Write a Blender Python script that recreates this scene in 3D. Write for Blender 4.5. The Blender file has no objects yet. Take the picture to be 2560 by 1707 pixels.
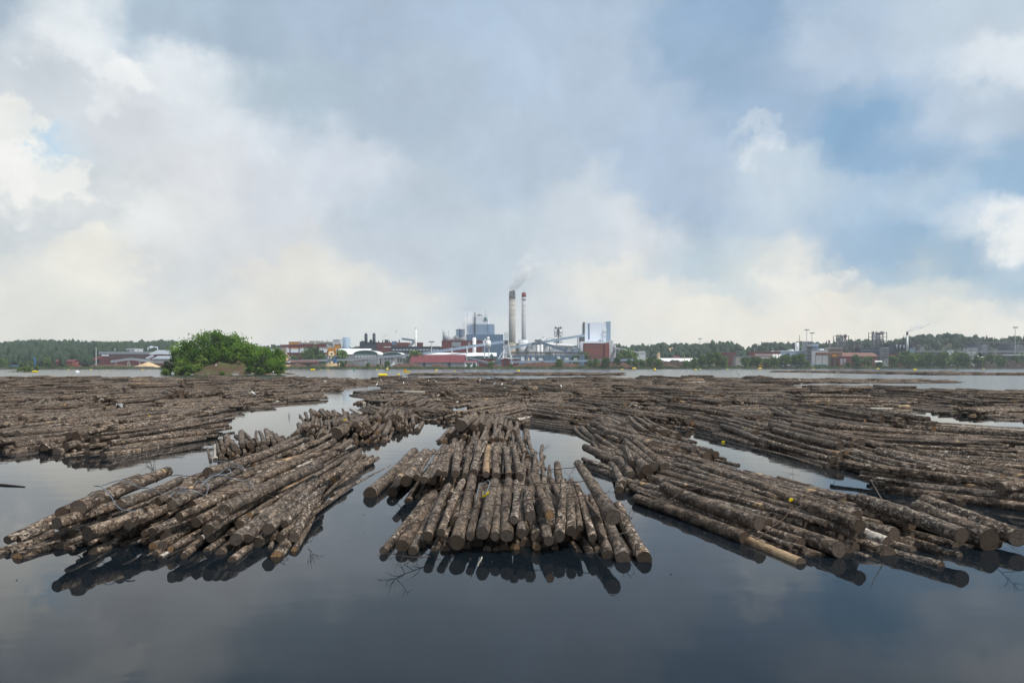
import bpy, math, random
import numpy as np
from mathutils import Vector
random.seed(7)
rng = np.random.default_rng(11)
R = math.radians
SC = bpy.context.scene
COL = SC.collection
# ---------------------------------------------------------------- camera, sky, sun, exposure
F, H, HZ = 1707.0, 3.0, 915.0            # focal length in photo pixels, eye height, horizon row
cam = bpy.data.cameras.new('camera'); cam.sensor_width = 36; cam.lens = 24.0
cam.shift_y = (HZ - 853.5) / 2560.0
cam.clip_start = 0.1; cam.clip_end = 9000
cam_o = bpy.data.objects.new('camera', cam); COL.objects.link(cam_o)
cam_o.location = (0, 0, H); cam_o.rotation_euler = (R(90), 0, 0)
SC.camera = cam_o
SC.view_settings.view_transform = 'Standard'; SC.view_settings.look = 'None'
SC.view_settings.exposure = 0.0; SC.view_settings.gamma = 1.0
cy = SC.cycles
cy.max_bounces = 9; cy.diffuse_bounces = 2; cy.glossy_bounces = 3; cy.transmission_bounces = 2
cy.volume_bounces = 8; cy.transparent_max_bounces = 6; cy.use_denoising = True
cy.caustics_reflective = False; cy.caustics_refractive = False
SUN_EL, SUN_AZ = R(56), R(114)             # azimuth measured from +Y towards +X
sun = bpy.data.lights.new('sun', 'SUN'); sun.energy = 3.9; sun.angle = R(5); sun.color = (1.0, .95, .87)
sun_o = bpy.data.objects.new('sun', sun); COL.objects.link(sun_o)
sd = Vector((math.sin(SUN_AZ) * math.cos(SUN_EL), math.cos(SUN_AZ) * math.cos(SUN_EL), math.sin(SUN_EL)))
sun_o.rotation_euler = sd.to_track_quat('Z', 'Y').to_euler(); sun_o.location = sd * 500

def s2l(c):
    return tuple((v / 255 / 12.92) if v / 255 <= .04045 else ((v / 255 + .055) / 1.055) ** 2.4 for v in c)

class NT:                                  # small helper for node trees
    def __init__(s, tree): s.t = tree; s.n = tree.nodes; s.l = tree.links
    def new(s, typ, **kw):
        n = s.n.new(typ)
        for k, v in kw.items(): setattr(n, k, v)
        return n
    def put(s, sock, v):
        if isinstance(v, bpy.types.NodeSocket): s.l.new(v, sock)
        elif v is not None: sock.default_value = v
    def math(s, op, a, b=None, c=None, clamp=False):
        n = s.new('ShaderNodeMath', operation=op, use_clamp=clamp)
        s.put(n.inputs[0], a); s.put(n.inputs[1], b)
        if c is not None: s.put(n.inputs[2], c)
        return n.outputs[0]
    def vmath(s, op, a, b=None):
        n = s.new('ShaderNodeVectorMath', operation=op)
        s.put(n.inputs[0], a)
        if b is not None: s.put(n.inputs[1], b)
        return n.outputs[0]
    def mix(s, f, a, b, mode='MIX'):
        n = s.new('ShaderNodeMix', data_type='RGBA', blend_type=mode)
        s.put(n.inputs['Factor'], f)
        A, B = [i for i in n.inputs if i.type == 'RGBA']
        s.put(A, a if isinstance(a, bpy.types.NodeSocket) else (*a, 1)); s.put(B, b if isinstance(b, bpy.types.NodeSocket) else (*b, 1))
        return [o for o in n.outputs if o.type == 'RGBA'][0]
    def noise(s, vec, scale, detail=4, rough=.55, out=0, dist=0.0):
        n = s.new('ShaderNodeTexNoise'); s.put(n.inputs['Vector'], vec)
        n.inputs['Scale'].default_value = scale; n.inputs['Detail'].default_value = detail
        n.inputs['Roughness'].default_value = rough; n.inputs['Distortion'].default_value = dist
        return n.outputs[out]
    def step(s, v, a, b, lo=0.0, hi=1.0, smooth=True):
        n = s.new('ShaderNodeMapRange', interpolation_type='SMOOTHSTEP' if smooth else 'LINEAR')
        s.put(n.inputs[0], v); s.put(n.inputs[1], a); s.put(n.inputs[2], b); s.put(n.inputs[3], lo); s.put(n.inputs[4], hi)
        return n.outputs[0]

# sky: a clear Nishita sky behind an almost closed cloud deck, laid out by direction (azimuth, elevation)
ANCH = [(0,0,165,185,205),(60,30,185,200,212),(150,60,225,232,236),(100,180,200,210,218),(200,280,206,214,220),(300,360,208,213,220),
(400,20,178,198,215),(560,60,170,190,208),(640,250,180,198,212),(720,290,178,197,212),(450,190,222,229,234),(520,280,216,224,229),
(640,340,216,223,231),(850,400,206,215,227),(500,420,215,219,225),(700,500,210,216,225),(20,300,228,230,228),(75,360,198,220,235),(180,425,205,220,228),
(100,500,225,228,228),(30,580,204,212,217),(270,470,205,212,216),(330,550,228,231,230),(450,560,222,225,226),(120,680,229,229,222),
(250,650,236,234,222),(400,660,215,218,218),(500,700,208,213,216),(600,630,212,217,222),(700,690,223,222,216),(800,720,221,221,216),
(900,740,215,218,216),(100,790,223,223,216),(500,790,222,223,217),(900,820,213,218,219),(1000,600,194,206,217),(1000,500,188,203,216),
(950,300,178,196,213),(1100,200,180,198,215),(1200,60,176,192,218),(900,50,174,193,213),(1300,150,180,194,220),(1280,400,184,201,218),
(1300,650,195,208,218),(1450,250,182,200,220),(1500,620,194,207,219),(1460,560,200,212,222),(1590,600,214,219,224),(1740,540,170,188,214),
(1700,430,176,193,218),(1900,50,152,180,210),(1820,150,158,185,212),(2010,140,186,204,224),(2100,60,180,200,220),(2400,30,190,206,220),
(2480,170,217,226,233),(2350,260,184,202,222),(2450,250,178,197,216),(2400,330,192,208,224),(2150,330,144,180,212),(2250,390,148,181,212),
(1980,250,163,187,214),(1960,480,194,210,223),(1900,530,190,206,222),(2150,560,176,199,220),(2300,480,182,204,223),(2480,430,156,188,216),
(2540,590,226,232,236),(2250,600,150,184,213),(2150,640,158,188,214),(2450,670,158,188,212),(2530,700,170,195,213),(1750,640,188,206,218),
(1550,710,226,226,221),(1500,680,228,228,221),(2000,700,227,227,221),(1730,770,233,230,220),(2100,770,235,230,218),(2400,770,233,230,218),
(2300,750,226,226,218),(1600,820,224,225,220),(2000,840,236,231,219),(2500,830,233,230,222),(1400,790,212,218,222),(1850,690,205,215,218),(2300,690,175,198,213)]
AN = np.array(ANCH, float); AN[:, 3] = np.maximum(AN[:, 3], (AN[:, 2] + AN[:, 4]) / 2 - .5); ANCH = AN.tolist(); ANL = np.array([s2l(r[2:]) for r in ANCH])
ANL = ANL * .78 + .22 * ANL.mean(1, keepdims=True)
ANL = np.clip(ANL.mean(0) + 1.3 * (ANL - ANL.mean(0)), .12, .98) * np.array([1.04, 1.05, 1.055])
NROW, NCOL, AZM = 26, 32, R(42)
ELS = np.linspace(0, R(33), NROW)
AZS = np.linspace(-AZM, AZM, NCOL)
def skycol(az, el):
    px = 1280 + F * math.tan(az); py = HZ - F * math.tan(el) / math.cos(az)
    px = min(max(px, 0), 2560); py = max(py, 0)
    d2 = (AN[:, 0] - px) ** 2 + ((AN[:, 1] - py) * 1.25) ** 2
    w = np.exp(-d2 / (2 * 44.0 ** 2)) + 1e-5 / (1 + d2 / 1e4) ** 2
    return (w[:, None] * ANL).sum(0) / w.sum()
world = bpy.data.worlds.new('World'); SC.world = world; world.use_nodes = True
w = NT(world.node_tree); w.n.clear()
tc = w.new('ShaderNodeTexCoord').outputs['Generated']
sep = w.new('ShaderNodeSeparateXYZ'); w.l.new(tc, sep.inputs[0])
nz = w.vmath('SUBTRACT', w.noise(tc, 3.2, 7, .6, 1), (.5, .5, .5))
nsep = w.new('ShaderNodeSeparateXYZ'); w.l.new(nz, nsep.inputs[0])
nz2 = w.vmath('SUBTRACT', w.noise(tc, 13.0, 8, .62, 1), (.5, .5, .5))
nsep2 = w.new('ShaderNodeSeparateXYZ'); w.l.new(nz2, nsep2.inputs[0])
az0 = w.math('ARCTAN2', sep.outputs[0], sep.outputs[1])
el0 = w.math('ARCSINE', sep.outputs[2])
az = w.math('MULTIPLY_ADD', nsep2.outputs[0], .11, w.math('MULTIPLY_ADD', nsep.outputs[0], .09, az0))
el = w.math('MULTIPLY_ADD', nsep2.outputs[1], .075, w.math('MULTIPLY_ADD', nsep.outputs[1], .05, el0))
elA = w.math('ABSOLUTE', el)
t_az = w.step(az, -AZM, AZM, 0, 1, smooth=False)
rowpos = w.math('MULTIPLY', elA, (NROW - 1) / ELS[-1])
col = None
for i, e in enumerate(ELS):
    rp = w.new('ShaderNodeValToRGB'); rp.color_ramp.interpolation = 'LINEAR'
    els = rp.color_ramp.elements
    while len(els) < NCOL: els.new(.5)
    for j, a in enumerate(AZS):
        els[j].position = j / (NCOL - 1)
    for j, a in enumerate(AZS):
        els[j].color = (*skycol(a, e), 1)
    w.l.new(t_az, rp.inputs[0])
    col = rp.outputs[0] if col is None else w.mix(w.step(rowpos, i - 1.0, float(i)), col, rp.outputs[0])
# away from the pictured part of the sky the deck is an even pale grey
off = w.step(w.math('ABSOLUTE', az0), R(44), R(75))
offe = w.step(el0, R(30), R(55))
off = w.math('MAXIMUM', off, offe)
col = w.mix(off, col, s2l((198, 209, 221)))
# bright cumulus heads with hard, billowing edges
pn = w.math('ADD', w.math('MULTIPLY', w.noise(tc, 15.0, 6, .6), .5), w.math('MULTIPLY', w.noise(tc, 38.0, 9, .62), .5))
def puff(px, py, rx, ry, rgb, soft=.10, amt=1.0, k=.9):
    global col
    a = math.atan((px - 1280) / F); e = math.atan((HZ - py) / F * math.cos(a))
    dx = w.math('DIVIDE', w.math('SUBTRACT', w.math('MULTIPLY_ADD', nsep2.outputs[0], .14, az0), a), rx / F * math.cos(a) ** 2)
    dy = w.math('DIVIDE', w.math('SUBTRACT', w.math('MULTIPLY_ADD', nsep2.outputs[1], .14, el0), e), ry / F)
    d2 = w.math('ADD', w.math('MULTIPLY', dx, dx), w.math('MULTIPLY', dy, dy))
    g = w.math('SUBTRACT', 1.0, w.math('MULTIPLY', d2, .5))
    v = w.math('MULTIPLY_ADD', w.math('SUBTRACT', pn, .5), k * 3.4, g)
    m = w.math('MULTIPLY', w.step(v, .5 - soft, .5 + soft), amt, clamp=True)
    col = w.mix(m, col, s2l(rgb))
puff(78, 365, 80, 55, (190, 216, 235), .45, .75, .5)
puff(90, 450, 150, 60, (250, 249, 243), .30, .85)
puff(-10, 430, 80, 90, (252, 251, 246), .30, .9)
puff(10, 295, 75, 48, (244, 244, 238), .35, .8)
puff(130, 530, 150, 26, (208, 215, 219), .5, .6)
puff(210, 120, 90, 34, (240, 244, 246), .45, .7)
puff(310, 170, 60, 44, (250, 251, 250), .35, .9)
puff(260, 230, 50, 60, (238, 241, 243), .5, .6)
puff(1905, 392, 22, 34, (230, 236, 242), .8, .5)
puff(1885, 325, 36, 20, (220, 229, 238), .8, .5)
puff(2550, 578, 60, 42, (248, 248, 244), .6, .75)
puff(2490, 165, 80, 40, (222, 230, 237), .6, .5)
puff(1540, 695, 90, 30, (238, 237, 230), .6, .45)
puff(2000, 703, 90, 22, (243, 240, 232), .5, .7)
puff(2300, 800, 220, 24, (245, 241, 231), .6, .5)
puff(1740, 780, 160, 30, (244, 238, 225), .5, .6)
puff(240, 655, 150, 50, (243, 240, 230), .45, .75)
puff(740, 690, 150, 36, (236, 233, 224), .5, .6)
fine = w.noise(tc, 7.0, 10, .62, dist=.5)
fine2 = w.noise(tc, 24.0, 8, .6)
gain = w.math('ADD', w.step(fine, .28, .72, .93, 1.075, smooth=False), w.step(fine2, .3, .7, -.035, .035, smooth=False))
vm = w.new('ShaderNodeVectorMath', operation='SCALE'); w.l.new(col, vm.inputs[0]); w.l.new(gain, vm.inputs['Scale'])
sc10 = w.new('ShaderNodeVectorMath', operation='SCALE'); w.l.new(vm.outputs[0], sc10.inputs[0]); sc10.inputs['Scale'].default_value = 10.0
sky = w.new('ShaderNodeTexSky', sky_type='NISHITA'); sky.sun_disc = False
sky.sun_elevation = SUN_EL; sky.sun_rotation = SUN_AZ; sky.dust_density = 2.0
fin = w.mix(.95, sky.outputs[0], sc10.outputs[0])
bg = w.new('ShaderNodeBackground'); bg.inputs['Strength'].default_value = .1
w.l.new(fin, bg.inputs['Color'])
wo = w.new('ShaderNodeOutputWorld'); w.l.new(bg.outputs[0], wo.inputs['Surface'])

# ---------------------------------------------------------------- helpers
def PX(px, Y): return (px - 1280) / F * Y
def PZ(py, Y): return H + (HZ - py) / F * Y
def G(px, py, z=0.0):
    Y = (H - z) * F / (py - HZ); return np.array([(px - 1280) / F * Y, Y])

def mat(name, rgb, rough=.7, var=.12, scale=.35, metal=0.0, stripes=0.0, dirt=0.0, spec=.3):
    m = bpy.data.materials.new(name); m.use_nodes = True
    n = NT(m.node_tree); b = n.n['Principled BSDF']
    g = n.new('ShaderNodeNewGeometry').outputs['Position']
    f = n.noise(g, scale, 5, .6)
    c = n.mix(n.step(f, .3, .7), tuple(v * (1 - var) for v in rgb), tuple(min(.95, v * (1 + var)) for v in rgb))
    if stripes:                              # sheet cladding: vertical ribs
        sp = n.new('ShaderNodeSeparateXYZ'); n.l.new(g, sp.inputs[0])
        h = n.math('ADD', sp.outputs[0], sp.outputs[1])
        wv = n.math('SINE', n.math('MULTIPLY', h, 2.1))
        c = n.mix(n.step(wv, -.2, .9, 0, stripes), c, tuple(v * .6 for v in rgb))
    if dirt:
        sc = n.new('ShaderNodeMapping'); n.l.new(g, sc.inputs[0]); sc.inputs['Scale'].default_value = (.5, .5, .06)
        c = n.mix(n.step(n.noise(sc.outputs[0], 1.0, 6, .65), .48, .75, 0, dirt), c, (.12, .10, .09))
    n.put(b.inputs['Base Color'], c); b.inputs['Roughness'].default_value = rough
    b.inputs['Metallic'].default_value = metal; b.inputs['Specular IOR Level'].default_value = spec
    return m

def root_loc(o):
    while o.parent: o = o.parent
    return np.array(o.location)

def mesh_from(name, V, faces, mats, midx=None, smooth=False, parent=None, attrs=None):
    me = bpy.data.meshes.new(name)
    V = np.asarray(V, float)
    if parent is not None: V = V - root_loc(parent)
    if isinstance(faces, np.ndarray):
        nf, k = faces.shape
        me.vertices.add(len(V)); me.vertices.foreach_set('co', V.astype(np.float32).ravel())
        me.loops.add(nf * k); me.loops.foreach_set('vertex_index', faces.astype(np.int32).ravel())
        me.polygons.add(nf); me.polygons.foreach_set('loop_start', (np.arange(nf) * k).astype(np.int32))
    else:
        me.from_pydata(V.tolist(), [], faces)
    for m in (mats if isinstance(mats, (list, tuple)) else [mats]): me.materials.append(m)
    if midx is not None: me.polygons.foreach_set('material_index', np.asarray(midx, np.int32))
    if smooth is not False:
        sm = np.full(len(me.polygons), True) if smooth is True else np.asarray(smooth, bool)
        me.polygons.foreach_set('use_smooth', sm)
    for an, (typ, arr) in (attrs or {}).items():
        a = me.attributes.new(an, typ, 'POINT')
        a.data.foreach_set('vector' if typ == 'FLOAT_VECTOR' else 'value', np.asarray(arr, np.float32).ravel())
    me.update(calc_edges=True); me.validate()
    o = bpy.data.objects.new(name, me); COL.objects.link(o)
    if parent is not None: o.parent = parent
    return o

def tag(o, label=None, cat=None, group=None, kind=None):
    if label: o['label'] = label
    if cat: o['category'] = cat
    if group: o['group'] = group
    if kind: o['kind'] = kind
    return o
def thing(name, label, cat, loc, group=None):
    o = bpy.data.objects.new(name, None); COL.objects.link(o); o.location = loc
    o.empty_display_size = .5
    return tag(o, label, cat, group)
def copy_tree(o, loc, label, group=None, rz=0.0, sc=1.0):
    c = o.copy(); COL.objects.link(c); c.location = loc; c.rotation_euler = (0, 0, rz); c.scale = (sc,) * 3
    c['label'] = label
    if group: c['group'] = group
    for ch in o.children:
        d = ch.copy(); COL.objects.link(d); d.parent = c
    return c

class MB:
    def __init__(s): s.v = []; s.f = []; s.m = []; s.mi = 0
    def add(s, V, Fs):
        b = len(s.v); s.v += [tuple(p) for p in V]; s.f += [tuple(i + b for i in f) for f in Fs]; s.m += [s.mi] * len(Fs); return s
    def box(s, x0, x1, y0, y1, z0, z1):
        return s.add([(x0,y0,z0),(x1,y0,z0),(x1,y1,z0),(x0,y1,z0),(x0,y0,z1),(x1,y0,z1),(x1,y1,z1),(x0,y1,z1)],
                     [(0,3,2,1),(4,5,6,7),(0,1,5,4),(1,2,6,5),(2,3,7,6),(3,0,4,7)])
    def pbox(s, p0, p1, q0, q1, Y, d, dy=0.0):   # facade rectangle in photo pixels at depth Y, going back d metres
        return s.box(PX(p0, Y), PX(p1, Y), Y + dy, Y + dy + d, PZ(q1, Y), PZ(q0, Y))
    def cone(s, x, y, z0, z1, r0, r1, n=16):
        V = []; Fs = []
        for k in range(n):
            a = 2 * math.pi * k / n; V.append((x + r0 * math.cos(a), y + r0 * math.sin(a), z0))
        for k in range(n):
            a = 2 * math.pi * k / n; V.append((x + r1 * math.cos(a), y + r1 * math.sin(a), z1))
        for k in range(n): Fs.append((k, (k + 1) % n, n + (k + 1) % n, n + k))
        Fs += [tuple(range(n - 1, -1, -1)), tuple(range(n, 2 * n))]
        return s.add(V, Fs)
    def tube(s, pts, r, n=6, r1=None):
        pts = [np.array(p, float) for p in pts]; V = []; Fs = []
        for i, p in enumerate(pts):
            d = pts[min(i + 1, len(pts) - 1)] - pts[max(i - 1, 0)]; d /= np.linalg.norm(d) + 1e-9
            u = np.cross(d, (0, 0, 1) if abs(d[2]) < .9 else (1, 0, 0)); u /= np.linalg.norm(u); v = np.cross(d, u)
            rr = r if r1 is None else r + (r1 - r) * i / (len(pts) - 1)
            for k in range(n):
                a = 2 * math.pi * k / n; V.append(p + rr * (math.cos(a) * u + math.sin(a) * v))
        for i in range(len(pts) - 1):
            for k in range(n):
                Fs.append((i * n + k, i * n + (k + 1) % n, (i + 1) * n + (k + 1) % n, (i + 1) * n + k))
        Fs += [tuple(range(n - 1, -1, -1)), tuple(range((len(pts) - 1) * n, len(pts) * n))]
        return s.add(V, Fs)
    def beam(s, p, q, w_, h_):                      # box section bar between two points
        p = np.array(p, float); q = np.array(q, float); d = (q - p) / np.linalg.norm(q - p)
        u = np.cross(d, (0, 0, 1)); u = np.array((1., 0, 0)) if np.linalg.norm(u) < 1e-3 else u / np.linalg.norm(u); v = np.cross(u, d)
        V = [e + a * u * w_ / 2 + b * v * h_ / 2 for e in (p, q) for a, b in ((-1,-1),(1,-1),(1,1),(-1,1))]
        return s.add(V, [(3,2,1,0),(4,5,6,7),(0,1,5,4),(1,2,6,5),(2,3,7,6),(3,0,4,7)])
    def prism(s, poly, y0, y1):                   # polygon in x-z swept along y
        n = len(poly)
        V = [(x, y0, z) for x, z in poly] + [(x, y1, z) for x, z in poly]
        return s.add(V, [tuple(range(n)), tuple(range(2 * n - 1, n - 1, -1))] + [(k, n + k, n + (k + 1) % n, (k + 1) % n) for k in range(n)])
    def prismx(s, poly, x0, x1):                  # polygon in y-z swept along x
        n = len(poly)
        V = [(x0, y, z) for y, z in poly] + [(x1, y, z) for y, z in poly]
        return s.add(V, [tuple(range(n)), tuple(range(2 * n - 1, n - 1, -1))] + [(k, n + k, n + (k + 1) % n, (k + 1) % n) for k in range(n)])
    def ball(s, c, rx, ry, rz, nu=10, nv=6):
        V = [(c[0], c[1], c[2] - rz)]; Fs = []
        for j in range(1, nv):
            t = -math.pi / 2 + math.pi * j / nv
            for k in range(nu):
                a = 2 * math.pi * k / nu
                V.append((c[0] + rx * math.cos(t) * math.cos(a), c[1] + ry * math.cos(t) * math.sin(a), c[2] + rz * math.sin(t)))
        V.append((c[0], c[1], c[2] + rz))
        for k in range(nu): Fs.append((0, 1 + (k + 1) % nu, 1 + k))
        for j in range(nv - 2):
            for k in range(nu):
                a, b = 1 + j * nu + k, 1 + j * nu + (k + 1) % nu; Fs.append((a, b, b + nu, a + nu))
        o = 1 + (nv - 2) * nu
        for k in range(nu): Fs.append((o + k, o + (k + 1) % nu, len(V) - 1))
        return s.add(V, Fs)
    def build(s, name, m, parent=None, smooth=False):
        return mesh_from(name, s.v, s.f, m, s.m, smooth, parent)

M = dict(
 white=mat('white_paint', (.78, .83, .90), .6, .04, stripes=.10, dirt=.08), offw=mat('pale_cladding', (.62, .65, .68), .6, .08, stripes=.15, dirt=.2),
 pipe=mat('white_pipe', (.76, .77, .77), .5, .06), blueg=mat('blue_grey_cladding', (.30, .40, .52), .6, .07, stripes=.2),
 blued=mat('dark_blue_cladding', (.13, .21, .32), .6, .08, stripes=.2), navy=mat('navy_cladding', (.035, .05, .075), .6, .15, stripes=.2),
 grey=mat('grey_sheet', (.30, .32, .35), .6, .1, stripes=.25, dirt=.2), lgrey=mat('light_grey_steel', (.45, .48, .51), .5, .1),
 dgrey=mat('dark_grey_steel', (.085, .09, .10), .6, .2), conc=mat('concrete', (.36, .35, .33), .85, .14, .12, dirt=.2),
 concd=mat('sooty_concrete', (.27, .27, .27), .85, .14, .12), beige=mat('beige_concrete', (.40, .36, .30), .85, .1, .2, dirt=.2),
 red=mat('red_ochre_sheet', (.165, .04, .05), .7, .12, stripes=.25), redd=mat('dark_red_boards', (.16, .04, .042), .75, .2, stripes=.3),
 brick=mat('red_brick', (.24, .075, .062), .85, .18, .8), brown=mat('brown_roof', (.20, .105, .085), .8, .15, stripes=.2),
 chimw=mat('pale_concrete', (.42, .43, .46), .8, .1, .1, dirt=.25), chim=mat('red_chimney_band', (.24, .06, .06), .7, .1), glass=mat('dark_window_glass', (.06, .075, .09), .15, .2, spec=.5),
 roofw=mat('white_sheet_roof', (.80, .82, .83), .5, .04, stripes=.1), roofg=mat('grey_sheet_roof', (.30, .335, .38), .55, .08, stripes=.2),
 teal=mat('teal_gable', (.05, .15, .15), .6, .15, stripes=.2), orange=mat('orange_crane_paint', (.55, .24, .03), .5, .1),
 yellow=mat('yellow_plastic', (.80, .60, .01), .45, .06), yell2=mat('faded_yellow', (.62, .47, .08), .6, .2, 3.0),
 blue=mat('blue_paint', (.04, .16, .36), .5, .15), green=mat('green_marker', (.02, .33, .22), .5, .1), logo=mat('logo_green', (.01, .20, .10), .5, .1),
 ink=mat('dark_lettering', (.04, .06, .06), .5, .1), chip=mat('wood_chips', (.52, .33, .18), .9, .2, .6), dust=mat('sawdust', (.58, .43, .25), .9, .15, .4),
 bark=mat('bark_heap', (.095, .05, .04), .95, .55, .9), barkd=mat('dark_log_heap', (.055, .04, .036), .95, .6, .9),
 rust=mat('rusty_wire', (.06, .035, .028), .7, .3, 6.0), cable=mat('steel_cable', (.20, .22, .25), .4, .15, 8.0, metal=.5), twig=mat('dry_twig', (.045, .034, .028), .9, .3, 6.0),
 pale=mat('bare_twig', (.34, .30, .24), .8, .2, 6.0), gullw=mat('white_feathers', (.80, .80, .80), .8, .04), gullg=mat('grey_feathers', (.28, .30, .33), .8, .1),
 gullb=mat('black_feathers', (.02, .02, .022), .7, .1), beak=mat('yellow_beak', (.6, .35, .05), .5, .1), tarp=mat('grey_tarpaulin', (.30, .30, .29), .5, .15, 2.0),
 trunk=mat('tree_bark', (.085, .07, .055), .95, .3, 3.0), birch=mat('birch_bark', (.42, .41, .38), .9, .3, 3.0))

def leafmat(name, a, b, sc=.25, tr=.25):
    m = bpy.data.materials.new(name); m.use_nodes = True; n = NT(m.node_tree); p = n.n['Principled BSDF']
    g = n.new('ShaderNodeNewGeometry').outputs['Position']
    oi = n.new('ShaderNodeObjectInfo').outputs['Random']
    f = n.math('ADD', n.noise(g, sc, 6, .65), n.math('MULTIPLY', n.math('SUBTRACT', oi, .5), .25))
    c = n.mix(n.step(f, .3, .7), a, b); n.put(p.inputs['Base Color'], c)
    p.inputs['Roughness'].default_value = .75; p.inputs['Specular IOR Level'].default_value = .2
    t = n.new('ShaderNodeBsdfTranslucent'); n.put(t.inputs[0], c)
    ms = n.new('ShaderNodeMixShader'); ms.inputs[0].default_value = tr
    n.l.new(p.outputs[0], ms.inputs[1]); n.l.new(t.outputs[0], ms.inputs[2]); n.l.new(ms.outputs[0], n.n['Material Output'].inputs[0])
    return m
M['leaf'] = leafmat('island_leaves', (.065, .15, .020), (.195, .325, .05), .35, .35)
M['leafy'] = leafmat('bush_leaves', (.10, .18, .03), (.21, .30, .06), .4)
M['leafd'] = leafmat('dark_shrub_leaves', (.025, .05, .02), (.06, .09, .035), .4)
M['leafs'] = leafmat('shore_leaves', (.05, .11, .026), (.14, .22, .05), .12)
M['wood'] = leafmat('forest_leaves', (.008, .024, .016), (.028, .056, .028), .045, .1)

# water: dark lake, mirror-like with a faint ripple
wm = bpy.data.materials.new('lake_water'); wm.use_nodes = True; n = NT(wm.node_tree); p = n.n['Principled BSDF']
p.inputs['Base Color'].default_value = (.006, .010, .014, 1); p.inputs['Roughness'].default_value = .03; p.inputs['IOR'].default_value = 1.36
g = n.new('ShaderNodeNewGeometry').outputs['Position']
mp = n.new('ShaderNodeMapping'); n.l.new(g, mp.inputs[0]); mp.inputs['Scale'].default_value = (.55, 1.5, 1); mp.inputs['Rotation'].default_value = (0, 0, .2)
sy = n.new('ShaderNodeSeparateXYZ'); n.l.new(g, sy.inputs[0])
wind = n.step(sy.outputs[1], 48.0, 105.0)                       # the open lake is ruffled, the water among the rafts is calm
h1 = n.noise(mp.outputs[0], .9, 2, .45); h2 = n.noise(mp.outputs[0], 6.0, 3, .5)
gust = n.step(n.noise(g, .16, 3, .5), .50, .70, .03, 1.0)
hh = n.math('ADD', n.math('MULTIPLY', h1, n.math('MULTIPLY_ADD', wind, .009, .0045)), n.math('MULTIPLY', n.math('MULTIPLY', h2, gust), n.math('MULTIPLY_ADD', wind, .006, .0016)))
n.put(p.inputs['Roughness'], n.math('MULTIPLY_ADD', wind, .15, .02)); n.put(p.inputs['IOR'], n.math('MULTIPLY_ADD', wind, .55, 1.37))
bp = n.new('ShaderNodeBump'); bp.inputs['Strength'].default_value = 1.0; bp.inputs['Distance'].default_value = 1.0
n.l.new(hh, bp.inputs['Height']); n.l.new(bp.outputs[0], p.inputs['Normal'])
wb = MB(); wb.add([(-5000, -150, 0), (5000, -150, 0), (5000, 6000, 0), (-5000, 6000, 0)], [(0, 1, 2, 3)])
tag(wb.build('water', wm), kind='structure')

# ---------------------------------------------------------------- terrain beyond the lake
SH = [(-900, 625), (0, 640), (1000, 650), (1450, 690), (1850, 730), (2300, 800), (2700, 850), (3500, 900)]
def shore(px): return float(np.interp(px, [a for a, b in SH], [b for a, b in SH]))
TOP = [(-900, 846), (-100, 852), (0, 855), (80, 847), (170, 849), (260, 853), (350, 853), (420, 848), (470, 850), (560, 856), (640, 860), (760, 857), (850, 861), (960, 860), (1100, 868), (1280, 875),
       (1450, 870), (1540, 858), (1600, 861), (1650, 855), (1730, 857), (1785, 853), (1845, 854), (1862, 874), (1882, 860), (1905, 853), (1950, 853), (1990, 850), (2060, 852), (2100, 848), (2160, 843),
       (2230, 847), (2262, 837), (2300, 833), (2350, 832), (2390, 828), (2420, 837), (2450, 835), (2480, 840), (2520, 838), (2560, 836), (2800, 838), (3500, 842)]
def topline(px): return float(np.interp(px, [a for a, b in TOP], [b for a, b in TOP]))
YR = 1180.0
def ground(px, Y):
    s = shore(px); d = Y - s
    if d < 0: return -.6
    z = 1.4 + min(d, 250) * .012 + .2 * math.sin(px * .05) * min(1, d / 30)
    hill = max(0.0, PZ(topline(px), YR) - 19.0 - 4.0)
    st = {True: 40.0, False: 260.0}[px < 420 and px > -900]
    t = min(1.0, max(0.0, (d - st) / max(60.0, (YR - s - st)))); t = t * t * (3 - 2 * t)
    return z + hill * t
pxs = np.linspace(-1200, 3800, 180); ts = np.concatenate([[-.004, 0.0, .0025, .006], np.linspace(.012, 1, 46)])
V = []; 
for t in ts:
    for q in pxs:
        s = shore(q); Y = s + t * (1900 - s) if t > 0 else s + t * 500
        z = -.6 if t <= 0 else ground(q, Y)
        V.append((PX(q, Y), Y, z))
nc = len(pxs)
Fq = np.array([(i * nc + j, i * nc + j + 1, (i + 1) * nc + j + 1, (i + 1) * nc + j) for i in range(len(ts) - 1) for j in range(nc - 1)])
gm = mat('shore_ground', (.045, .05, .028), .95, .4, .15)
tag(mesh_from('ground', V, Fq, gm, smooth=True), kind='structure')

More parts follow.
